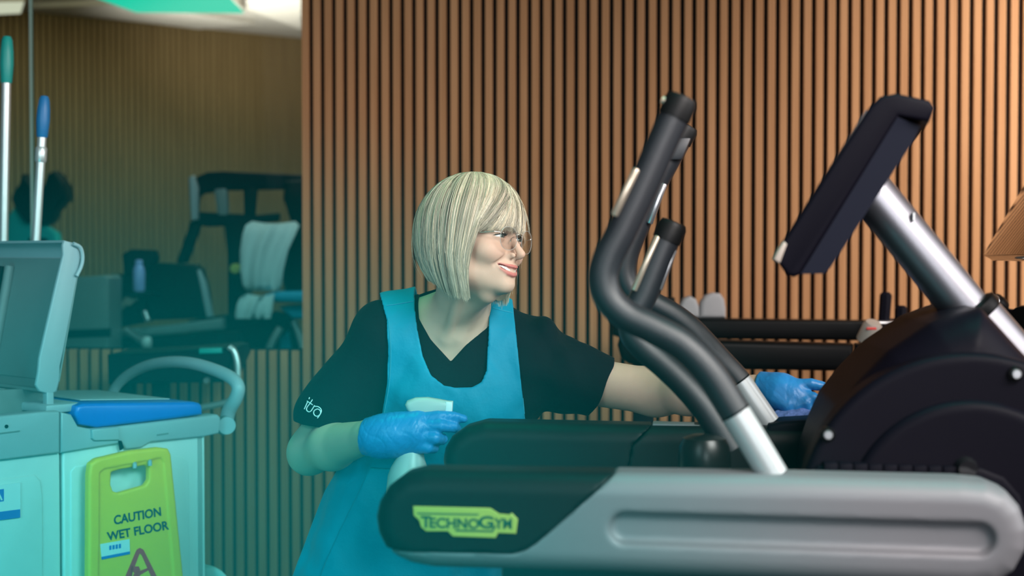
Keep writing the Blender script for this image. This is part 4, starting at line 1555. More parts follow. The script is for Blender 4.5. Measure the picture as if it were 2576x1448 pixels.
def skin_tint(v):
    p = hl(v)
    t = np.ones((len(v), 3))

    def blend(w, col):
        w = np.clip(w, 0, 1)[:, None]
        t[:] = t * (1 - w) + np.array(col) * w
    m = p.copy(); m[:, 0] = np.abs(m[:, 0])
    blend(0.40 * np.exp(-((m - np.array([0.043, 0.066, -0.032])) ** 2).sum(1) / 0.018 ** 2), (1.02, 0.74, 0.72))
    blend(0.30 * np.exp(-((p - np.array([0, 0.104, -0.036])) ** 2).sum(1) / 0.012 ** 2), (1.0, 0.76, 0.72))
    blend(0.35 * np.exp(-((m - np.array([0.033, 0.079, 0.004])) ** 2).sum(1) / 0.013 ** 2), (0.82, 0.66, 0.66))
    du = np.minimum(chain(p, UPL, UPR), chain(p, LOL, LOR))
    front = np.linalg.norm(p - np.array([0, 0.07, -0.060]), axis=1) < 0.05
    wl = np.clip(1.0 - (du - 0.0004) / 0.0018, 0, 1) * front
    blend(0.92 * wl, (0.88, 0.38, 0.45))
    inn = (chain(p, MOL, MOR) < 0.0006) & front & (p[:, 1] < 0.078)
    blend(inn * 0.9, (0.35, 0.08, 0.09))
    return t


lo = np.minimum.reduce([ELR, WRR, HI, WRL, SHL]) - 0.2
hi = np.maximum.reduce([ELR, WRL, hw((0, 0, 0.1)), SHL, HI]) + 0.2
lo[2] = HI[2] - 0.16
hi[2] = hw((0, 0, 0.125))[2] + 0.02
BH = 0.0017
body = fig_obj('body', f_body, lo, hi, BH, M['skin'], person, colour=skin_tint)

# ---- eyes, brows, lashes, teeth
for sx in (1, -1):
    e = np.array([EYE[0][0] * sx, EYE[0][1], EYE[0][2]])
    gz = np.array([0.10, 1.0, -0.02]); gz /= np.linalg.norm(gz)
    ax = HW(e + gz * 0.01) - HW(e)
    prof = [(0, 0.0128)] + [(0.0126 * math.sin(a), 0.0126 * math.cos(a)) for a in np.linspace(0.12, math.pi - 0.05, 22)] + [(0, -0.0126)]
    eo = G().lathe([(r * HS, h * HS) for r, h in prof], HW(e), ax, 32).build('eye', M['eyew'], person, angle=80)
    G().lathe([(0, 0.01295 * HS), (0.0025 * HS, 0.01290 * HS), (0.0056 * HS, 0.0117 * HS), (0.0056 * HS, 0.0105 * HS)], HW(e), ax, 24).build('iris', M['iris'], eo)
    G().lathe([(0, 0.01305 * HS), (0.0024 * HS, 0.0129 * HS), (0.0024 * HS, 0.012 * HS)], HW(e), ax, 20).build('pupil', M['lash'], eo)
    g = G()
    xs = np.linspace(-0.0135, 0.0150, 15)
    up = []
    for x in xs:
        z = 0.0034 - 15.0 * (x + 0.001) ** 2 + 0.06 * x + 0.0003
        yy = math.sqrt(max(0.0139 ** 2 - x * x - z * z, 1e-8))
        up.append(HW((e[0] + sx * x, e[1] + yy + 0.0003, e[2] + z)))
    g.tube(up, [0.0003] + [0.00085] * 13 + [0.0004], 8)
    for i in range(1, 30):
        t = i / 30 * 14
        k = int(t)
        p0 = up[k].lerp(up[min(k + 1, 14)], t - k)
        x = xs[0] + (xs[-1] - xs[0]) * i / 30
        tip = p0 + (HW((sx * (x * 0.30), 0.0068, 0.0035)) - HW((0, 0, 0)))
        mid = p0.lerp(tip, 0.55) - (HW((0, 0, 0.0012)) - HW((0, 0, 0)))
        g.tube([p0, mid, tip], [0.00028, 0.0002, 0.00006], 5)
    g.build('eyelashes', M['lash'], person)
    g = G()
    for i in range(90):
        t = RNG.random()
        x = 0.012 + 0.037 * t
        z = 0.0175 + 0.0075 * math.sin(math.pi * min(1, t * 0.75 + 0.12)) - 0.004 * max(0, t - 0.6) + RNG.normal(0, 0.0013)
        y0 = 0.0862 - 0.0110 * (t ** 1.5) * 1.2
        a = np.array([sx * x, y0, z])
        b = a + np.array([sx * 0.006, -0.0016 * (0.4 + t), 0.0022 - 0.004 * t])
        g.tube([HW(a), HW((a + b) / 2 + np.array([0, 0.0006, 0])), HW(b)], [0.00032, 0.00028, 0.00008], 5)
    g.build('eyebrow', M['brow'], person)


def f_teeth(p):
    a = np.arctan2(p[:, 0], p[:, 1] - 0.0370)
    rad = np.hypot(p[:, 0], (p[:, 1] - 0.0370))
    d2 = np.hypot(np.maximum(np.abs(rad - (0.0430 - 0.0040 * a * a)) - 0.0012, 0), np.maximum(np.abs(p[:, 2] + 0.0625) - 0.0060, 0)) - 0.0010
    groove = 0.0006 * (1 - np.abs(np.sin(a * 36 / 2.0 / 0.92 * 0.5 * 2.0)) ** 0.35)
    return np.maximum(d2 + groove, np.abs(a) - 0.90)


v, q = sdf_mesh(f_teeth, (-0.04, 0.04, -0.078), (0.04, 0.085, -0.048), 0.0007)
me = np_mesh('teeth', (v @ HB * HS + H0) @ BM, q, [M['teeth']])
link_mesh('teeth', me, person)

# ---- hair: a base cap and many strands over it
TH = np.radians([-180, -150, -120, -100, -85, -72, -62, -52, -38, -20, 0, 20, 36, 46, 53, 58, 63, 67, 70, 72, 80, 95, 112, 130, 150, 180])
ZH = np.array([-.062, -.068, -.084, -.104, -.117, -.112, -.080, -.030, .002, .010, .016, .016, .016, .014, .010, .000, -.012, -.028, -.056, -.112, -.119, -.108, -.094, -.080, -.068, -.062])
HC = np.array([0.0, -0.014])


def hair_pt(th, z, off=0.0):
    """a point of the bob: azimuth (0 front, + her right), height"""
    th = (th + math.pi) % (2 * math.pi) - math.pi
    dgs = np.degrees(th)
    curl = np.exp(-((np.abs(dgs) - 76) / 20) ** 2) * np.clip((-0.035 - z) / 0.085, 0, 1.2) ** 1.5
    th = th - np.sign(th) * np.radians(15) * curl
    cs, sn = np.cos(th), np.sin(th)
    ry = np.where(cs > 0, 0.1080, 0.1225)
    rq = 1.0 / np.sqrt((sn / 0.0930) ** 2 + (cs / ry) ** 2)
    zt, ze = 0.1385, 0.012
    u = np.clip((z - ze) / (zt - ze), 0, 1)
    r_up = rq * np.sqrt(np.maximum(1 - u ** 2.15, 0))
    l = np.clip((ze - z) / 0.12, 0, 1.2)
    back = np.clip((-cs + 0.25) / 1.1, 0, 1)
    r_lo = rq * (1 + 0.02 * np.sin(np.pi * np.clip(l, 0, 1)) - (0.15 + 0.33 * back) * l ** 2.0)
    r = np.where(z >= ze, r_up, r_lo) + off
    return np.stack([sn * r, HC[1] + cs * r, z], -1)


def hem(th):
    return np.interp((th + math.pi) % (2 * math.pi) - math.pi, TH, ZH)


nt_, nz_ = 120, 26
ths = np.linspace(-math.pi, math.pi, nt_, endpoint=False)
vs, fs = [], []
for i, th in enumerate(ths):
    zb = hem(th) + 0.004
    for k in range(nz_):
        t = k / (nz_ - 1)
        z = 0.1325 + (zb - 0.1325) * (t ** 1.5 if t < 1 else 1)
        vs.append(hair_pt(np.array(th), np.array(z), -0.0055))
for i in range(nt_):
    j = (i + 1) % nt_
    for k in range(nz_ - 1):
        fs.append([i * nz_ + k, i * nz_ + k + 1, j * nz_ + k + 1, j * nz_ + k])
N1 = len(vs)
g = G()
g.add([W(hw(p)) for p in vs], fs + [[i * nz_ for i in range(nt_)]])
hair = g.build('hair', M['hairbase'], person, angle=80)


def strands(n, seed, rad, amp, lo_t=0.0, fly=False):
    rg = np.random.default_rng(seed)
    K = 15
    V, F, T = [], [], []
    ph = rg.random(8) * 6.28
    for s in range(n):
        th1 = rg.uniform(-math.pi, math.pi)
        if rg.random() < 0.45: th1 = R(rg.uniform(-40, 150))
        cl = math.floor(math.degrees(th1) / 3.3)
        cr = np.random.default_rng(int(cl) + 5000)
        c1, c2, c3 = cr.random(3)
        dth = 0.0
        dg = math.degrees(th1)
        if 0 < dg < 130: dth = R(74) * math.exp(-((dg - 50) / 36) ** 2)
        elif dg <= 0: dth = R(20) * math.exp(-((dg + 5) / 25) ** 2) - R(22) * math.exp(-((dg + 60) / 30) ** 2)
        dth += R(rg.normal(0, 3.0) + (c2 - 0.5) * 9)
        zb = hem(np.array(th1)) + rg.normal(0, 0.0035) - (0.006 * rg.random() if not fly else 0)
        t0 = lo_t + rg.random() ** 2 * 0.45 if rg.random() < 0.5 else 0.0
        t = np.linspace(t0, 1, K)
        th = th1 - dth * (1 - t) ** 0.85
        z = 0.1378 + (zb - 0.1378) * t ** 1.6
        o = amp * (c1 - 0.35) * 0.6 + rg.normal(0, amp * 0.35)
        oo = o * np.sin(np.pi * np.clip(t * 0.9 + 0.08, 0, 1)) + 0.001 * np.sin(t * 9 + ph[s % 8])
        if fly: oo = oo + rg.uniform(0.004, 0.016) * t ** 2
        P_ = hair_pt(th, z, oo)
        P_ = (P_ @ HB * HS + H0)
        wob = (c3 - 0.5) * 0.4
        tan = np.gradient(P_, axis=0)
        tan /= np.maximum(np.linalg.norm(tan, axis=1), 1e-9)[:, None]
        ref = np.array([0.3, -0.8, 0.5])
        n1 = np.cross(tan, ref)
        n1 /= np.maximum(np.linalg.norm(n1, axis=1), 1e-9)[:, None]
        n2 = np.cross(tan, n1)
        r = rad * (0.7 + 0.6 * rg.random()) * np.concatenate([np.linspace(0.6, 1, 4), np.ones(K - 8), np.linspace(1, 0.25, 4)])
        b = len(V) * 0 + s * K * 3
        for a in (0, 2.0944, 4.1888):
            V.append(P_ + (n1 * math.cos(a) + n2 * math.sin(a)) * r[:, None])
        lum = [1.40, 1.08, 0.72, 0.30][int(np.searchsorted([0.30, 0.56, 0.78], 0.55 * c2 + 0.45 * rg.random()))]
        lum *= rg.uniform(0.88, 1.1)
        warm = rg.normal(0, 0.03)
        T.append(np.tile(np.array([lum * (1 + warm), lum, lum * (1 - warm * 1.5)]), (3 * K, 1)))
        i = np.arange(K - 1)
        for a in range(3):
            a2 = (a + 1) % 3
            F.append(np.stack([b + a * K + i, b + a * K + i + 1, b + a2 * K + i + 1, b + a2 * K + i], 1))
    V = np.concatenate(V) @ BM
    F = np.concatenate(F)
    me = np_mesh('hair_strands', V, F, [M['hair']], True)
    at = me.attributes.new('tint', 'FLOAT_COLOR', 'POINT')
    T = np.concatenate(T)
    if len(me.vertices) == len(T):
        at.data.foreach_set('color', np.concatenate([T, np.ones((len(T), 1))], 1).astype(np.float32).ravel())
    return link_mesh('hair_strands', me, hair)


strands(9000, 3, 0.00052, 0.0055)
strands(90, 9, 0.00030, 0.0060, fly=True).name = 'flyaway_hair'

# ---- glasses
gl = None
g = G()
for sx in (1, -1):
    cen = np.array([0.0325 * sx, 0.0930, -0.0060])
    nrm_ = np.array([0.16 * sx, 1.0, -0.10]); nrm_ /= np.linalg.norm(nrm_)
    ux_ = np.cross(nrm_, np.array([0, 0, 1.0])); ux_ /= np.linalg.norm(ux_)
    uz_ = np.cross(ux_, nrm_)
    ring = []
    for k in range(40):
        a = 2 * math.pi * k / 40
        rx, rz = 0.0243, 0.0222
        e = 2.35
        ca_, sa_ = math.cos(a), math.sin(a)
        rr_ = 1.0 / ((abs(ca_) / rx) ** e + (abs(sa_) / rz) ** e) ** (1 / e)
        ring.append(cen + ux_ * ca_ * rr_ + uz_ * sa_ * rr_ - nrm_ * 0.0)
    ln = G().prism([HW(p - nrm_ * 0.0009) for p in ring], HW(nrm_ * 0.0018) - HW((0, 0, 0))).build('spectacle_lens', M['lens'], person)
    rg_ = [HW(p) for p in ring] + [HW(ring[0])]
    G().tube(rg_, 0.00040, 6, caps=False).build('lens_edge', M['rimless'], ln)
    # hinge and temple
    h0 = cen + ux_ * (0.0235 * sx if ux_[0] > 0 else -0.0235 * sx) + uz_ * 0.008
    h0 = cen + np.array([0.0225 * sx, -0.003, 0.0085])
    h1 = np.array([0.0640 * sx, 0.080, 0.0045])
    h2 = np.array([0.0755 * sx, 0.010, 0.002])
    h3 = np.array([0.0785 * sx, -0.020, -0.004])
    tm = G().tube([HW(h1), HW((h1 + h2) / 2 + np.array([0.002 * sx, 0, 0.0005])), HW(h2), HW(h3)], 0.0007, 10).build('spectacle_temple', M['wire'], person)
    G().tube([HW(h0 - np.array([0.006 * sx, -0.002, 0.0])), HW(h0), HW(h1)], 0.0010, 10).build('hinge', M['wire'], tm)
    pd = cen + np.array([-0.018 * sx, -0.008, -0.004])
    G().tube([HW(cen + np.array([-0.0195 * sx, 0.0, 0.006])), HW(cen + np.array([-0.0185 * sx, -0.006, 0.003])), HW(pd)], [0.0005, 0.0005, 0.0016], 8).build('nose_pad', M['wire'], ln)
bp_ = [np.array([0.0125, 0.0945, 0.0020]), np.array([0.007, 0.0985, 0.0042]), np.array([0, 0.0995, 0.0050]), np.array([-0.007, 0.0985, 0.0042]), np.array([-0.0125, 0.0945, 0.0020])]
G().tube([HW(p) for p in bp_], 0.0009, 10).build('spectacle_bridge', M['wire'], person)

# ---- clothes
WAVES = [(np.random.default_rng(40 + i).normal(0, 1, 3), np.random.default_rng(60 + i).random() * 6.28) for i in range(9)]


def folds(q, wl, amp, first=0, n=4, stretch=(1, 1, 1)):
    s = np.zeros(len(q))
    for k, phs in WAVES[first:first + n]:
        k = k / np.linalg.norm(k) * np.array(stretch)
        s += np.sin(q @ (k * 2 * math.pi / wl) + phs + 1.6 * np.sin(q @ (k[[1, 2, 0]] * math.pi / wl)))
    return amp * s / n


V2 = [c(x, y, 2.86)[[0, 2]] for x, y in [(1046, 660), (1050, 735), (1056, 800), (1085, 850), (1136, 906), (1190, 846), (1226, 796), (1236, 740), (1250, 660)]]


def neck_hole(q):
    d2 = sd_poly(q[:, [0, 2]], V2)
    return smin(np.maximum(d2, q[:, 1] - (NB[1] + 0.02)), sd_cap(q, NB + np.array([0, 0.012, -0.012]), neck_top, 0.070, 0.075), 0.02)


SLR0, SLR1 = c(962, 868, 2.89), c(838, 1050, 2.905)
SLL0, SLL1 = c(1342, 922, 2.92), c(1560, 984, 2.895)
hemL = (SLL1 - SLL0); hemL /= np.linalg.norm(hemL)
nL = np.array([0.90, 0.0, -0.40]); nL /= np.linalg.norm(nL)
hpL = c(1512, 976, 2.90)
zR = c(838, 1066, 2.89)[2]


nR = np.array([-0.10, 0.0, -0.99])


def shirt_outer(q):
    t = f_torso(q) - 0.009
    t = smin(t, sd_ell(q, c(1215, 975, 2.93), (0.110, 0.090, 0.16)), 0.05)
    cutR = (q - np.array([SLR1[0], 0, zR])) @ nR
    r_o = np.maximum(sd_cap(q, SLR0, SLR1, 0.066, 0.080), cutR)
    cutL = (q - hpL) @ nL
    l_o = np.maximum(sd_cap(q, SLL0, SLL1, 0.086, 0.0605), cutL)
    d = smin(smin(t, r_o, 0.035), l_o, 0.035)
    d = smin(d, sd_ell(q, c(1374, 832, 2.90), (0.018, 0.05, 0.022)), 0.025)
    return d, cutR, cutL


def f_shirt(q):
    d, cutR, cutL = shirt_outer(q)
    d = np.maximum(d, (HI[2] + 0.03) - q[:, 2])
    r_i = sd_cap(q, SLR0, SLR1, 0.057, 0.071)
    l_i = sd_cap(q, SLL0, SLL1, 0.076, 0.0525)
    side = 1.0 / (1.0 + np.exp(-(q[:, 0] - SHL[0] + 0.02) / 0.03))
    d = d + folds(q, 0.16, 0.0035, 0, 4) + folds(q, 0.07, 0.0016, 4, 4) * (0.6 + 2.2 * side)
    # hollow sleeve mouths
    inR = np.maximum(r_i, -(cutR + 0.05))
    inL = np.maximum(l_i, -(cutL + 0.06))
    d = smax(d, -inR, 0.004)
    d = smax(d, -inL, 0.004)
    d = smax(d, -neck_hole(q), 0.004)
    return d


lo = np.array([c(700, 900, 2.9)[0], 2.70, HI[2] - 0.08])
hi = np.array([c(1600, 900, 2.9)[0], 3.15, c(1150, 690, 2.9)[2]])
shirt = fig_obj('t_shirt', f_shirt, lo, hi, 0.0030, M['shirt'], person)

# skirt of the apron: an elliptical flare with folds
ZW, ZB = c(1060, 1150, 2.95)[2], 0.52
WX = c(1072, 1150, 2.96)
BX = c(1003, 1448, 2.98)


def f_skirt(q):
    t = np.clip((WX[2] - q[:, 2]) / (WX[2] - BX[2]), -0.1, 2.2)
    cx = WX[0] + (BX[0] - WX[0]) * np.minimum(t, 1.25)
    cy = WX[1] + (BX[1] - WX[1]) * np.minimum(t, 1.25)
    rx = 0.148 + 0.076 * np.clip(t, 0, 1.4) ** 0.9
    ry = 0.118 + 0.040 * np.clip(t, 0, 1.4)
    x, y = (q[:, 0] - cx) / rx, (q[:, 1] - cy) / ry
    a = np.arctan2(y, x)
    f = 0.020 * np.clip(t, 0, 1.2) * (np.sin(5 * a + 0.8) + 0.6 * np.sin(9 * a + 2.0))
    r = np.sqrt(x * x + y * y)
    return np.maximum((r - 1 - f) * 0.125, q[:, 2] - (WX[2] + 0.03))


BIB = [(930, 700), (960, 760), (974, 800), (979, 870), (976, 960), (960, 1050), (905, 1115), (842, 1186), (800, 1255), (600, 1800), (1500, 1800), (1345, 1180), (1321, 1050), (1311, 960), (1301, 860), (1292, 780), (1285, 700),
       (1236, 700), (1236, 748), (1231, 790), (1227, 870), (1224, 928), (1212, 955), (1190, 967), (1150, 968), (1120, 962), (1088, 938), (1066, 892), (1053, 830), (1043, 765), (1038, 700)]
bib2 = [c(x, y, 2.84)[[0, 2]] for x, y in BIB]


def f_over(q):
    """the cloth surface the apron follows: shirt front, then skirt"""
    t = shirt_outer(q)[0]
    t = smin(t, sd_ell(q, c(1155, 1040, 2.90), (0.125, 0.095, 0.12)), 0.05)
    return smin(t, f_skirt(q), 0.05)


def shell(q, off, th):
    # smoothed-step creases below the scoop and across the lap
    d = f_over(q) - off + folds(q, 0.14, 0.0055, 2, 4, (1.4, 1, 0.6)) + folds(q, 0.06, 0.0020, 5, 4, (1.6, 1, 0.5))
    return np.abs(d) - th


def f_bib(q):
    d = shell(q, 0.0085, 0.0030)
    d = smax(d, sd_poly(q[:, [0, 2]], bib2), 0.002)
    return np.maximum(d, ZB - q[:, 2])


lo = np.array([c(640, 900, 3.0)[0], 2.70, ZB - 0.02])
hi = np.array([c(1420, 900, 3.0)[0], 3.25, c(1150, 715, 2.9)[2] + 0.02])
apron = fig_obj('apron', f_bib, lo, hi, 0.0030, M['apron'], person)

FP = [c(x, y, 2.84)[[0, 2]] for x, y in [(930, 1175), (905, 1230), (855, 1330), (815, 1420), (780, 1520), (740, 1800), (1500, 1800), (1330, 1175)]]


def f_front(q):
    d = shell(q, 0.0155, 0.0028)
    d = smax(d, sd_poly(q[:, [0, 2]], FP), 0.002)
    d = np.maximum(d, q[:, 1] - 2.955)
    return np.maximum(d, ZB + 0.01 - q[:, 2])


lo2 = lo.copy(); hi2 = hi.copy(); hi2[2] = c(1100, 1150, 2.8)[2]; hi2[1] = 3.0
fig_obj('apron_front_panel', f_front, lo2, hi2, 0.0032, M['apron'], apron)


# stitched edges: thin tubes laid on the cloth where the line of sight meets it
def lay(tree, pts, lift=0.0006):
    out = []
    for x, y in pts:
        d = (CAM_M @ Vector(((x - W_PX / 2) / FPX, -(y - H_PX / 2) / FPX, -1.0))).normalized()
        h = tree.ray_cast(CAM, d)
        if h[0] is not None: out.append(h[0] - d * lift)
    return out


def bvh(o):
    w = wloc(o)
    return BVHTree.FromPolygons([v.co + w for v in o.data.vertices], [list(p.vertices) for p in o.data.polygons])


ta = bvh(apron)
for line in ([(1046, 790), (1056, 840), (1070, 893), (1091, 936), (1121, 958), (1150, 964), (1188, 964), (1209, 952), (1220, 928), (1223, 872), (1227, 795)],
             [(977, 800), (983, 870), (980, 960), (965, 1045)], [(1296, 800), (1304, 880), (1312, 965), (1319, 1040)],
             [(972, 768), (1000, 764), (1040, 757)], [(1233, 772), (1262, 780), (1289, 786)]):
    pp = lay(ta, [tuple(p[:2]) for p in spline([(x, y, 0) for x, y in line], 4)])
    if len(pp) > 3: G().tube(pp, 0.0011, 6).build('stitching', M['hem'], apron)

# embroidered letters on the sleeve
ts = bvh(shirt)
g = G()


def Z6(pts, n=5): return [(700 + p[0] / 5.57, 980 + p[1] / 5.57) for p in spline([(x, y, 0) for x, y in pts], n)]


for stroke in ([(412, 165), (390, 215), (364, 270)], [(437, 106), (430, 130)], [(480, 136), (440, 195), (400, 250), (400, 288), (430, 308), (462, 292), (510, 216)], [(404, 158), (442, 184), (482, 210)],
               [(512, 232), (556, 236), (592, 262), (604, 300), (585, 345), (549, 396)], [(545, 268), (506, 290), (496, 328), (516, 362), (552, 368), (584, 345), (592, 305), (572, 276), (545, 268)]):
    pp = lay(ts, Z6(stroke), 0.0008)
    if len(pp) > 1: g.tube(pp, 0.0011, 6)
g.build('sleeve_lettering', M['white'], shirt)

# trousers and shoes, below the picture
HPR, HPL = HI + np.array([-0.085, 0.02, -0.06]), HI + np.array([0.085, 0.02, -0.06])
KNR, KNL = HPR * 1.0, HPL * 1.0
KNR = np.array([HPR[0] + 0.02, HPR[1] - 0.05, 0.46]); KNL = np.array([HPL[0] + 0.05, HPL[1] - 0.03, 0.46])
ANR = np.array([HPR[0] - 0.02, HPR[1] + 0.06, 0.08]); ANL = np.array([HPL[0] + 0.07, HPL[1] + 0.05, 0.08])


def f_trous(q):
    a = chain(q, [HPR, KNR, ANR], [0.088, 0.064, 0.050], 0.03)
    b = chain(q, [HPL, KNL, ANL], [0.088, 0.064, 0.050], 0.03)
    d = smin(np.minimum(a, b), t_ell(q, HI + np.array([0, 0.015, -0.02]), (0.150, 0.112, 0.11)), 0.05)
    return np.maximum(d, 0.075 - q[:, 2]) + folds(q, 0.12, 0.003, 0, 4)


lo3 = np.minimum(ANR, ANL) - 0.25; hi3 = np.maximum(HPR, HPL) + 0.2
lo3[2] = 0.03
fig_obj('trousers', f_trous, lo3, hi3, 0.006, M['trouser'], person)
for an in (ANR, ANL):
    def f_shoe(q, an=an):
        p = q - an
        d = sd_ell(p, (0.0, -0.06, -0.045), (0.045, 0.125, 0.042))
        d = smin(d, sd_ell(p, (0, 0.005, -0.015), (0.042, 0.055, 0.05)), 0.03)
        return np.maximum(d, 0.0 - q[:, 2] + 0.002)
    fig_obj('shoe', f_shoe, an - 0.25, an + 0.25, 0.005, M['shoe'], person)

# ---- gloves
GW = [(np.random.default_rng(90 + i).normal(0, 1, 3), np.random.default_rng(95 + i).random() * 6.28) for i in range(5)]


def creases(q, wl, amp, dirv):
    k = np.asarray(dirv) / np.linalg.norm(dirv) * 2 * math.pi / wl
    s = q @ k + 1.3 * np.sin(q @ (GW[0][0] * 60) + 1) + 1.1 * np.sin(q @ (GW[1][0] * 95))
    return amp * np.maximum(np.sin(s), -0.2) ** 3


def ch(q, pts, k=0.0):
    return chain(q, [c(x, y, d) for x, y, d, r in pts], [r for x, y, d, r in pts], k)


DR = 2.672


def f_glove_r(q):
    # palm (a flattened slab), then fingers, then cuff
    d = ch(q, [(940, 1098, DR + .020, .034), (985, 1094, DR + .008, .033), (1040, 1088, DR + .002, .031)], 0.02)
    d = smin(d, ch(q, [(960, 1080, DR + .012, .026), (1050, 1058, DR + .004, .020)]), 0.02)
    d = smin(d, ch(q, [(960, 1118, DR + .012, .024), (1045, 1116, DR + .006, .019)]), 0.02)
    idx = ch(q, [(1050, 1054, DR + .004, .0125), (1104, 1046, DR - .004, .0108), (1142, 1047, DR + .000, .0098), (1166, 1053, DR + .006, .0082)])
    mid = ch(q, [(1056, 1074, DR - .004, .0130), (1108, 1071, DR - .014, .0118), (1140, 1073, DR - .002, .0108), (1148, 1077, DR + .020, .0098)])
    rin = ch(q, [(1052, 1098, DR - .004, .0130), (1094, 1102, DR - .016, .0122), (1112, 1104, DR + .004, .0112), (1100, 1104, DR + .026, .0100)])
    pin = ch(q, [(1044, 1122, DR + .000, .0122), (1078, 1126, DR - .012, .0112), (1090, 1127, DR + .006, .0104), (1078, 1126, DR + .024, .0094)])
    thb = ch(q, [(975, 1078, DR + .030, .0165), (1020, 1056, DR + .048, .0135), (1066, 1048, DR + .050, .0115), (1092, 1050, DR + .046, .0100)])
    for f in (idx, mid, rin, pin): d = smin(d, f, 0.0075)
    d = smin(d, thb, 0.014)
    cuff = ch(q, [(905, 1098, 2.720, .0365), (922, 1098, 2.708, .0345), (945, 1098, DR + .020, .0335)])
    d = smin(d, cuff, 0.012)
    rim = (q - c(912, 1098, 2.70)) @ np.array([-0.94, 0.22, 0.05])
    d = smax(d, rim, 0.003)
    d = d + creases(q, 0.026, 0.0005, (0.85, 0.2, 0.55)) + creases(q, 0.011, 0.0004, (0.9, 0.1, -0.45))
    hollow = np.maximum(ch(q, [(890, 1098, 2.73, .0330), (925, 1098, 2.708, .0310)]), -(rim + 0.02))
    return smax(d, -hollow, 0.002)


a = c(1030, 1090, DR)
fig_obj('glove', f_glove_r, a - 0.16, a + 0.16, 0.0014, M['glove'], person, slack=2.2)['label'] = 'blue glove holding the spray bottle'

DL = 2.600


def f_glove_l(q):
    d = ch(q, [(1925, 978, DL + .045, .0300), (1965, 984, DL + .022, .0300), (2000, 992, DL + .008, .0260)], 0.02)
    d = smin(d, ch(q, [(1945, 1000, DL + .028, .0230), (1992, 1008, DL + .006, .0200)]), 0.02)
    idx = ch(q, [(1998, 970, DL + .006, .0120), (2040, 965, DL - .004, .0104), (2068, 971, DL - .004, .0092), (2084, 984, DL + .002, .0084)])
    mid = ch(q, [(2006, 993, DL + .000, .0120), (2044, 1000, DL - .012, .0110), (2062, 1010, DL - .012, .0100), (2066, 1026, DL - .006, .0090)])
    rin = ch(q, [(2004, 1006, DL - .004, .0120), (2026, 1014, DL - .016, .0108), (2032, 1030, DL - .014, .0098), (2026, 1040, DL - .006, .0090)])
    pin = ch(q, [(1994, 1012, DL - .004, .0112), (2008, 1022, DL - .014, .0100), (2010, 1034, DL - .012, .0090), (2004, 1042, DL - .004, .0084)])
    thb = ch(q, [(1950, 1002, DL + .004, .0140), (1980, 1022, DL - .010, .0120), (1992, 1036, DL - .012, .0100)])
    for f in (idx, mid, rin, pin): d = smin(d, f, 0.0075)
    d = smin(d, thb, 0.012)
    cuff = ch(q, [(1898, 974, DL + .068, .0340), (1912, 976, DL + .058, .0305), (1945, 980, DL + .036, .0280)])
    d = smin(d, cuff, 0.010)
    rim = (q - c(1908, 975, DL + .06)) @ np.array([-0.90, 0.40, 0.06])
    d = smax(d, rim, 0.003)
    d = d + creases(q, 0.021, 0.0003, (0.8, 0.1, -0.3)) + creases(q, 0.011, 0.0002, (0.9, 0.1, 0.5))
    hollow = np.maximum(ch(q, [(1888, 974, DL + .074, .0262), (1918, 976, DL + .056, .0255)]), -(rim + 0.02))
    return smax(d, -hollow, 0.002)


a = c(1990, 995, DL)
fig_obj('glove', f_glove_l, a - 0.16, a + 0.16, 0.0014, M['glove'], person, slack=2.2)['label'] = 'blue glove wiping the machine'

# ---- the spray bottle in her hand
DB = DR + 0.010
bo = P(1016, 1318, DB)
sb = empty('spray_bottle', bo, 'translucent white trigger spray bottle held in her gloved hand', 'spray bottle')
ax_ = (P(1046, 1040, DB) - bo).normalized()
Lb = (P(1046, 1040, DB) - bo).length
G().lathe([(0, 0), (0.036, 0.0), (0.040, 0.006), (0.040, Lb * 0.42), (0.036, Lb * 0.50), (0.026, Lb * 0.60), (0.020, Lb * 0.70), (0.0135, Lb * 0.80), (0.0125, Lb * 0.90), (0.0, Lb * 0.90)], bo, ax_, 40).build('body', M['bottle'], sb)
G().lathe([(0, Lb * 0.86), (0.0150, Lb * 0.86), (0.0155, Lb * 0.97), (0.012, Lb * 1.0), (0, Lb * 1.0)], bo, ax_, 32).build('collar', M['bottle'], sb)
hp = [(1018, 1019), (1023, 1009), (1044, 1001), (1075, 1000), (1105, 1005), (1137, 1011), (1138, 1020), (1136, 1037), (1112, 1040), (1075, 1044), (1032, 1042), (1022, 1030)]
G().prism([P(x, y, DB - 0.013) for x, y in hp], CY * 0.026, 0.008, 4).build('spray_head', M['bottle'], sb)
G().prism([P(x, y, DB - 0.0135) for x, y in [(1120, 1009), (1139, 1011), (1137, 1038), (1118, 1037)]], CY * 0.027, 0.004).build('nozzle', M['paper'], sb)
G().tube(spline([P(1100, 1040, DB + 0.004), P(1106, 1056, DB + 0.006), P(1100, 1078, DB + 0.008), P(1092, 1096, DB + 0.008)], 4), 0.006, 12).build('trigger', M['bottle'], sb)

# ---- the cloth under her other hand
def f_cloth(q):
    o_ = c(1995, 1046, DL - .012)
    d = sd_ell(q, o_ + np.array([0, 0, -0.001]), (0.047, 0.040, 0.0125))
    d = smin(d, sd_ell(q, o_ + np.array([0.018, 0.006, 0.004]), (0.026, 0.026, 0.011)), 0.012)
    return d + folds(q, 0.022, 0.0022, 0, 4)


a = c(1995, 1046, DL)
v, q = sdf_mesh(f_cloth, a - 0.09, a + 0.09, 0.002, 2.2)
wv = v @ BM
o = link_mesh('cleaning_cloth', np_mesh('cleaning_cloth', wv, q, [M['cloth']]), None, origin=tuple(W(c(1995, 1054, DL))))
tag(o, 'periwinkle cleaning cloth under her far gloved hand', 'cloth')

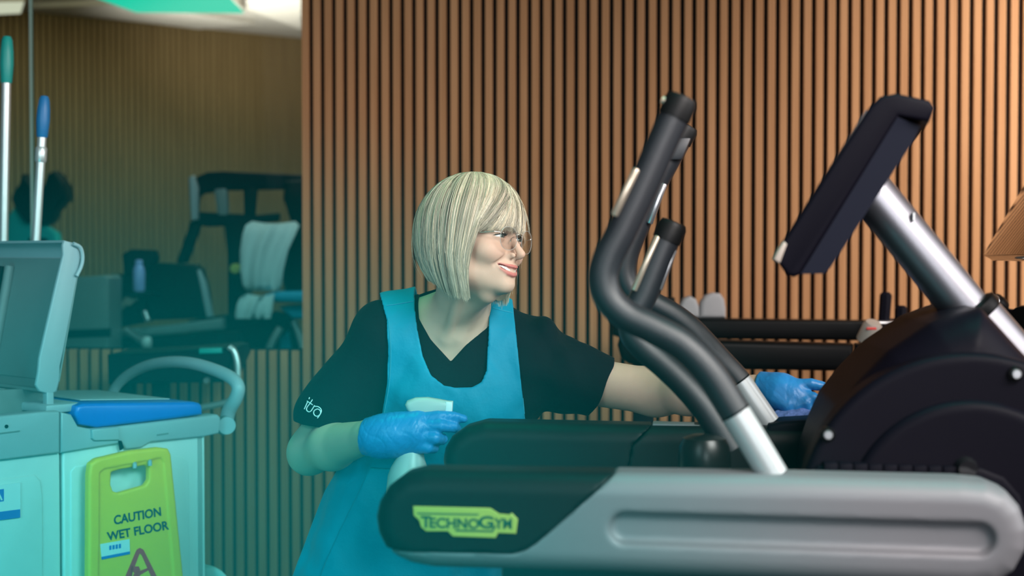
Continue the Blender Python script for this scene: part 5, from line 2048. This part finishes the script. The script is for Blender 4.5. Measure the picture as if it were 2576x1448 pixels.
# ------------------------------------------------------------------ added teal volume imitating a laid-over colour gradient, thinning outwards
def overlay_mat(d_abs, d_sca):
    m = bpy.data.materials.new('teal haze')
    m.use_nodes = True
    nt = m.node_tree
    nt.nodes.remove(nt.nodes['Principled BSDF'])
    tc = nt.nodes.new('ShaderNodeTexCoord')
    ln = nt.nodes.new('ShaderNodeVectorMath')
    ln.operation = 'DOT_PRODUCT'
    nt.links.new(tc.outputs['Object'], ln.inputs[0])
    nt.links.new(tc.outputs['Object'], ln.inputs[1])

    def math_(op, a, b):
        n = nt.nodes.new('ShaderNodeMath')
        n.operation = op
        for i, x in enumerate((a, b)):
            if isinstance(x, (int, float)): n.inputs[i].default_value = x
            else: nt.links.new(x, n.inputs[i])
        return n.outputs[0]
    k = math_('MAXIMUM', math_('SUBTRACT', 1.0, ln.outputs['Value']), 0.0)
    k = math_('POWER', k, 1.5)
    va = nt.nodes.new('ShaderNodeVolumeAbsorption')
    va.inputs['Color'].default_value = (0.0, 0.97, 0.97, 1)
    nt.links.new(math_('MULTIPLY', k, d_abs), va.inputs['Density'])
    vs_ = nt.nodes.new('ShaderNodeVolumeScatter')
    vs_.inputs['Color'].default_value = (0.0, 0.96, 1.0, 1)
    nt.links.new(math_('MULTIPLY', k, d_sca), vs_.inputs['Density'])
    ad = nt.nodes.new('ShaderNodeAddShader')
    nt.links.new(va.outputs[0], ad.inputs[0])
    nt.links.new(vs_.outputs[0], ad.inputs[1])
    nt.links.new(ad.outputs[0], nt.nodes['Material Output'].inputs['Volume'])
    return m


b = bmesh.new()
bmesh.ops.create_icosphere(b, subdivisions=4, radius=1.0)
hz = P(10, 1600, 1.62)
HR = (1.04, 1.32, 0.67)
me = bpy.data.meshes.new('overlay')
for v in b.verts:
    w = hz + CX * (v.co.x * HR[0]) + CY * (v.co.y * HR[1]) + CZ * (v.co.z * HR[2])
    if w.z < 0.01: v.co.z += (0.01 - w.z) / HR[2]
b.to_mesh(me)
b.free()
me.materials.append(overlay_mat(1.20, 0.19))
o = bpy.data.objects.new('overlay', me)
o.matrix_world = Matrix.Translation(hz) @ Matrix.Rotation(YAW, 4, 'Z') @ Matrix.Diagonal((*HR, 1.0))
COL.objects.link(o)
tag(o, 'added teal tint volume imitating a laid-over colour gradient on the cart side', 'overlay', None, 'stuff')
